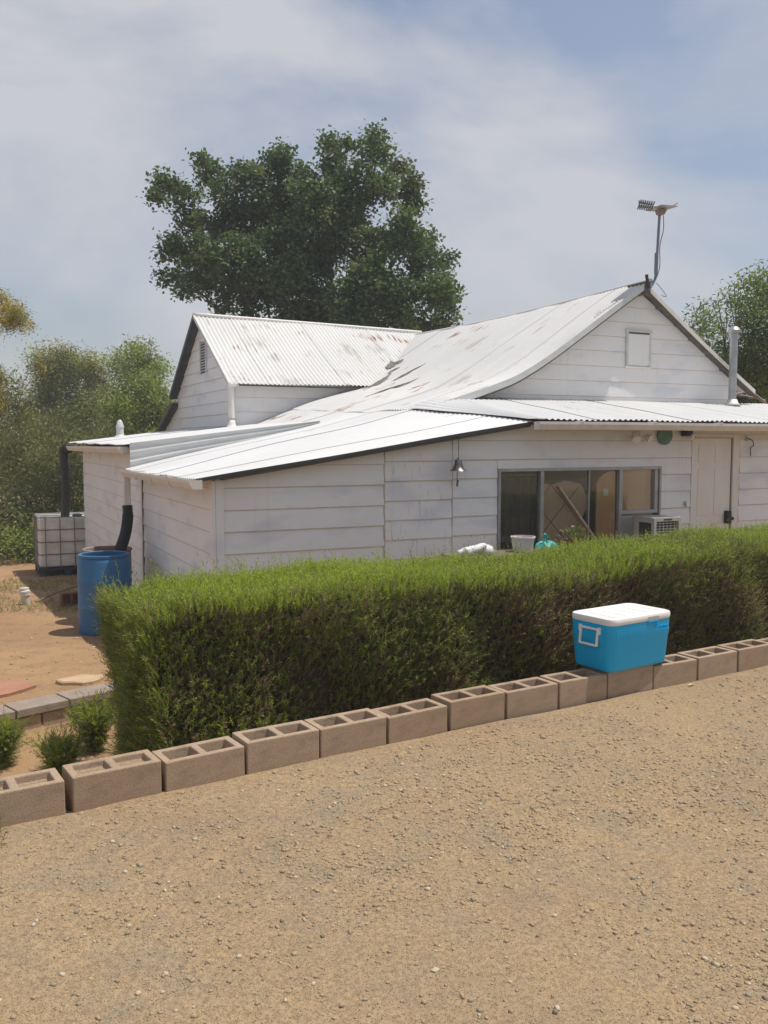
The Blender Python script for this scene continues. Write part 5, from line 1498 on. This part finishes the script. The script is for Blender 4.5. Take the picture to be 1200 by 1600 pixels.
G1 = leafmat('leaf_dark_green', (0.088, 0.15, 0.062), (0.064, 0.116, 0.05), .34, .5)
G2 = leafmat('leaf_mid_green', (0.122, 0.185, 0.07), (0.092, 0.15, 0.058), .36, .5)
G3 = leafmat('leaf_olive', (0.16, 0.195, 0.08), (0.122, 0.16, 0.066), .36, .5)
big = [(262, 278, 30), (246, 300, 16), (292, 300, 32), (330, 262, 34), (312, 246, 18), (352, 300, 40), (345, 345, 46), (292, 380, 38), (266, 425, 28), (285, 448, 20), (320, 415, 46), (372, 265, 22), (390, 290, 42), (432, 262, 42), (440, 240, 20), (430, 325, 56), (382, 395, 56), (500, 330, 54), (520, 245, 36), (518, 212, 20), (545, 222, 20), (588, 225, 34), (590, 203, 18), (575, 285, 54), (628, 262, 26), (632, 300, 36), (648, 275, 18), (560, 370, 66), (640, 350, 46), (668, 372, 30), (480, 420, 66), (580, 445, 66), (660, 410, 50), (690, 396, 24), (680, 455, 44), (700, 470, 26), (620, 470, 54), (420, 445, 54), (396, 468, 34), (540, 488, 54), (460, 490, 46), (650, 505, 48), (700, 500, 22), (500, 540, 60), (600, 545, 60), (380, 505, 30), (300, 342, 34), (330, 385, 42), (362, 440, 38), (300, 440, 26), (350, 470, 22), (262, 385, 22), (455, 300, 40), (480, 280, 26), (450, 382, 52), (475, 360, 44), (405, 352, 48), (545, 320, 44), (500, 395, 44), (490, 300, 38), (484, 330, 38), (472, 268, 22), (505, 468, 46), (500, 506, 46), (535, 285, 34), (455, 415, 44), (560, 505, 50)]
bb = px_blobs([(x, y + 6, r_ * .86) for x, y, r_ in big], 24, 2.2, 3)
tree('shade_tree', 'tall broad-crowned dark green tree rising behind the farmhouse roof', bb, (at(520, 700, 24.5)[0], 24.5, -1.0), .42, .125, 200, [G1, G2, G3], [.46, .36, .18], 5, sub=8, aspect=.70, clus=9, spread=.12, limb_n=12, shell=.45)

L1 = leafmat('leaf_mesquite', (0.25, 0.262, 0.075), (0.18, 0.2, 0.062), .30, .4)
L2 = leafmat('leaf_grey_green', (0.186, 0.200, 0.092), (0.140, 0.155, 0.073), .28, .4)
L3 = leafmat('leaf_light_green', (0.3, 0.385, 0.085), (0.225, 0.3, 0.072), .35, .5)
L4 = leafmat('leaf_yellow', (0.50, 0.37, 0.055), (0.34, 0.30, 0.06), .35, .8)
t1 = [(92, 572, 40), (60, 562, 22), (128, 572, 30), (150, 598, 24), (75, 600, 34), (120, 620, 40), (60, 640, 40), (100, 660, 44), (140, 650, 30)]
tree('round_mesquite', 'rounded olive mesquite with a golden tint beyond the shed', px_blobs(t1, 34, 1.5, 6), (at(95, 800, 34)[0], 34, -1.1), .25, .14, 230, [L1, L2, L4, L3], [.45, .25, .12, .18], 12, aspect=.30, clus=9, spread=.20, limb_n=6)
t2 = [(212, 556, 28), (190, 578, 30), (238, 580, 30), (205, 548, 16), (208, 612, 44), (248, 622, 30), (176, 640, 38), (228, 660, 40), (255, 668, 28), (190, 690, 40), (240, 700, 36), (170, 700, 30)]
tree('light_green_tree', 'fresh light green tree between the mesquite and the wing gable', px_blobs(t2, 30, 1.5, 7), (at(215, 800, 30)[0], 30, -1.1), .22, .13, 250, [L3, L1], [.72, .28], 13, aspect=.34, clus=9, spread=.18, limb_n=7)
t3 = [(20, 640, 46), (60, 680, 46), (110, 700, 44), (150, 690, 34), (20, 720, 50), (75, 750, 54), (120, 770, 40), (30, 800, 54), (85, 830, 46), (130, 740, 30), (10, 600, 26), (120, 820, 36), (150, 760, 30), (20, 850, 34), (70, 855, 30), (110, 850, 26), (0, 780, 40), (50, 720, 40), (-30, 830, 50), (100, 797, 38), (60, 792, 38), (20, 804, 38), (134, 800, 30), (85, 815, 30), (40, 815, 30)]
tree('feathery_tree', 'grey-green feathery tree standing directly behind the liquid tote', px_blobs(t3, 20.5, 1.2, 8), (at(70, 850, 20.5)[0], 20.5, -1.0), .2, .11, 260, [L2, L1], [.62, .38], 14, aspect=.24, clus=10, spread=.20, droop=.15, limb_n=9)
t4 = [(-40, 850, 40), (10, 855, 30), (40, 862, 24), (72, 862, 24), (112, 862, 28), (15, 826, 28), (60, 835, 26), (95, 840, 26)]
tree('low_shrub', 'low yellow-green shrub at the edge of the dirt by the tote', px_blobs(t4, 18.6, .5, 9), (at(40, 900, 18.6)[0], 18.6, -1.0), .06, .10, 260, [L3, L1], [.55, .45], 15, aspect=.35, clus=9, spread=.12, limb_n=4)
t5 = [(6, 482, 26), (28, 497, 20), (42, 510, 13), (12, 510, 20), (0, 466, 14), (-25, 478, 34), (-70, 470, 50), (-60, 520, 50), (-120, 500, 60), (-110, 570, 60), (-40, 560, 34), (-8, 580, 22), (-20, 620, 40), (-80, 640, 60)]
tree('yellowing_tree', 'tree with yellowing leaves reaching in over the mesquite', px_blobs(t5, 19, .8, 10), (at(-110, 800, 19)[0], 19, -1.0), .09, .06, 900, [L4, L1], [.68, .32], 16, aspect=.38, clus=10, spread=.085, limb_n=3, shell=.3)
t6 = [(-60, 720, 70), (-140, 680, 90), (-50, 820, 60), (-160, 800, 90), (-230, 720, 90)]
tree('olive_tree', 'olive green tree at the left edge of the yard', px_blobs(t6, 27, 1.5, 18), (at(-110, 860, 27)[0], 27, -1.1), .2, .16, 90, [L1, L2], [.6, .4], 26, aspect=.28, clus=9, spread=.22, limb_n=5)
t7 = [(1178, 440, 24), (1150, 462, 22), (1192, 470, 34), (1165, 492, 34), (1195, 520, 44), (1160, 545, 38), (1102, 488, 18), (1092, 510, 14), (1118, 508, 16), (1112, 540, 24), (1135, 580, 36), (1180, 590, 50), (1150, 620, 34), (1215, 440, 40), (1240, 540, 70), (1250, 620, 60), (1110, 580, 24), (1185, 640, 40)]
tree('pinnate_tree', 'feathery dark green tree behind the stovepipe', px_blobs(t7, 19, 1.0, 11), (at(1200, 760, 19.5)[0], 19.5, -.8), .2, .11, 330, [G2, L3, L1], [.5, .25, .25], 17, aspect=.30, clus=10, spread=.14, droop=.10, limb_n=10)
# dark wood filling in behind the nearer trees
t8 = [(x, y, 70) for x in range(-260, 330, 75) for y in (700, 770)]
tree('distant_thicket', 'dense dark thicket behind the nearer yard trees', px_blobs(t8, 44, 2.5, 19), (at(60, 880, 44)[0], 44, -1.2), .3, .24, 26, [L1, L2], [.5, .5], 27, aspect=.4, clus=10, spread=.30, limb_n=8)
t9 = [(x, y, 60) for x in range(1130, 1420, 70) for y in (600, 680)]
tree('rear_thicket', 'dense green thicket beyond the right end of the porch roof', px_blobs(t9, 27, 1.5, 20), (at(1230, 800, 27)[0], 27, -1.0), .25, .18, 80, [G2, L1], [.6, .4], 28, aspect=.35, clus=10, spread=.22, limb_n=6)
# a fallen dry branch beside the gable
mb = MB()
for ctrl in ([(8.9, 2.6, 2.25), (9.4, 2.7, 2.55), (9.9, 2.8, 2.45)], [(8.8, 2.7, 2.2), (9.3, 2.6, 2.35), (10.0, 2.6, 2.28)], [(9.4, 2.7, 2.54), (9.7, 2.6, 2.38), (9.9, 2.5, 2.20)], [(9.1, 2.6, 2.30), (9.5, 2.5, 2.40), (9.8, 2.4, 2.22)]):
    mb.tube([W(*p) for p in hose_pts(ctrl, 18)], [.03 * (1 - .6 * i / 18) for i in range(len(hose_pts(ctrl, 18)))], 6)
tag(link('dry_branch', mb.mesh('dry_branch', [simple('dry_wood', (0.33, 0.29, 0.24), (0.25, 0.21, 0.17), 8, .9)], smooth=True)), 'bare grey dry branches arching above the porch roof beside the gable eave', 'branch')

lf = MB().add([(-.035, 0, .004), (0, -.013, .012), (.035, 0, .003), (0, .013, .010), (0, 0, .006)], [(0, 1, 4), (1, 2, 4), (2, 3, 4), (3, 0, 4)])
o = link('dry_leaf', lf.mesh('dry_leaf', [simple('leaf_straw', (0.60, 0.42, 0.14), (0.5, 0.34, 0.1), 20, .7)]), None, (2.02, 5.78, float(drive_z(np.array(2.02), np.array(5.78))) + .004), .5)
tag(o, 'curled yellow dry leaf on the gravel just right of the cooler', 'leaf')

# ------------------------------------------------------------------ thin haze volume, added to veil the trees and lift their darks
hm = bpy.data.materials.new('haze'); hm.use_nodes = True
ht_ = hm.node_tree; ht_.nodes.clear()
ho = ht_.nodes.new('ShaderNodeOutputMaterial'); hv = ht_.nodes.new('ShaderNodeVolumePrincipled')
hv.inputs['Color'].default_value = (0.95, 0.96, 1.0, 1); hv.inputs['Density'].default_value = 0.0021
hv.inputs['Anisotropy'].default_value = 0.0
ht_.links.new(hv.outputs[0], ho.inputs['Volume'])
hz = link('haze', MB().box(-310, 310, -110, 510, -2.2, 12.5).mesh('haze', [hm]))
hz['kind'] = 'stuff'
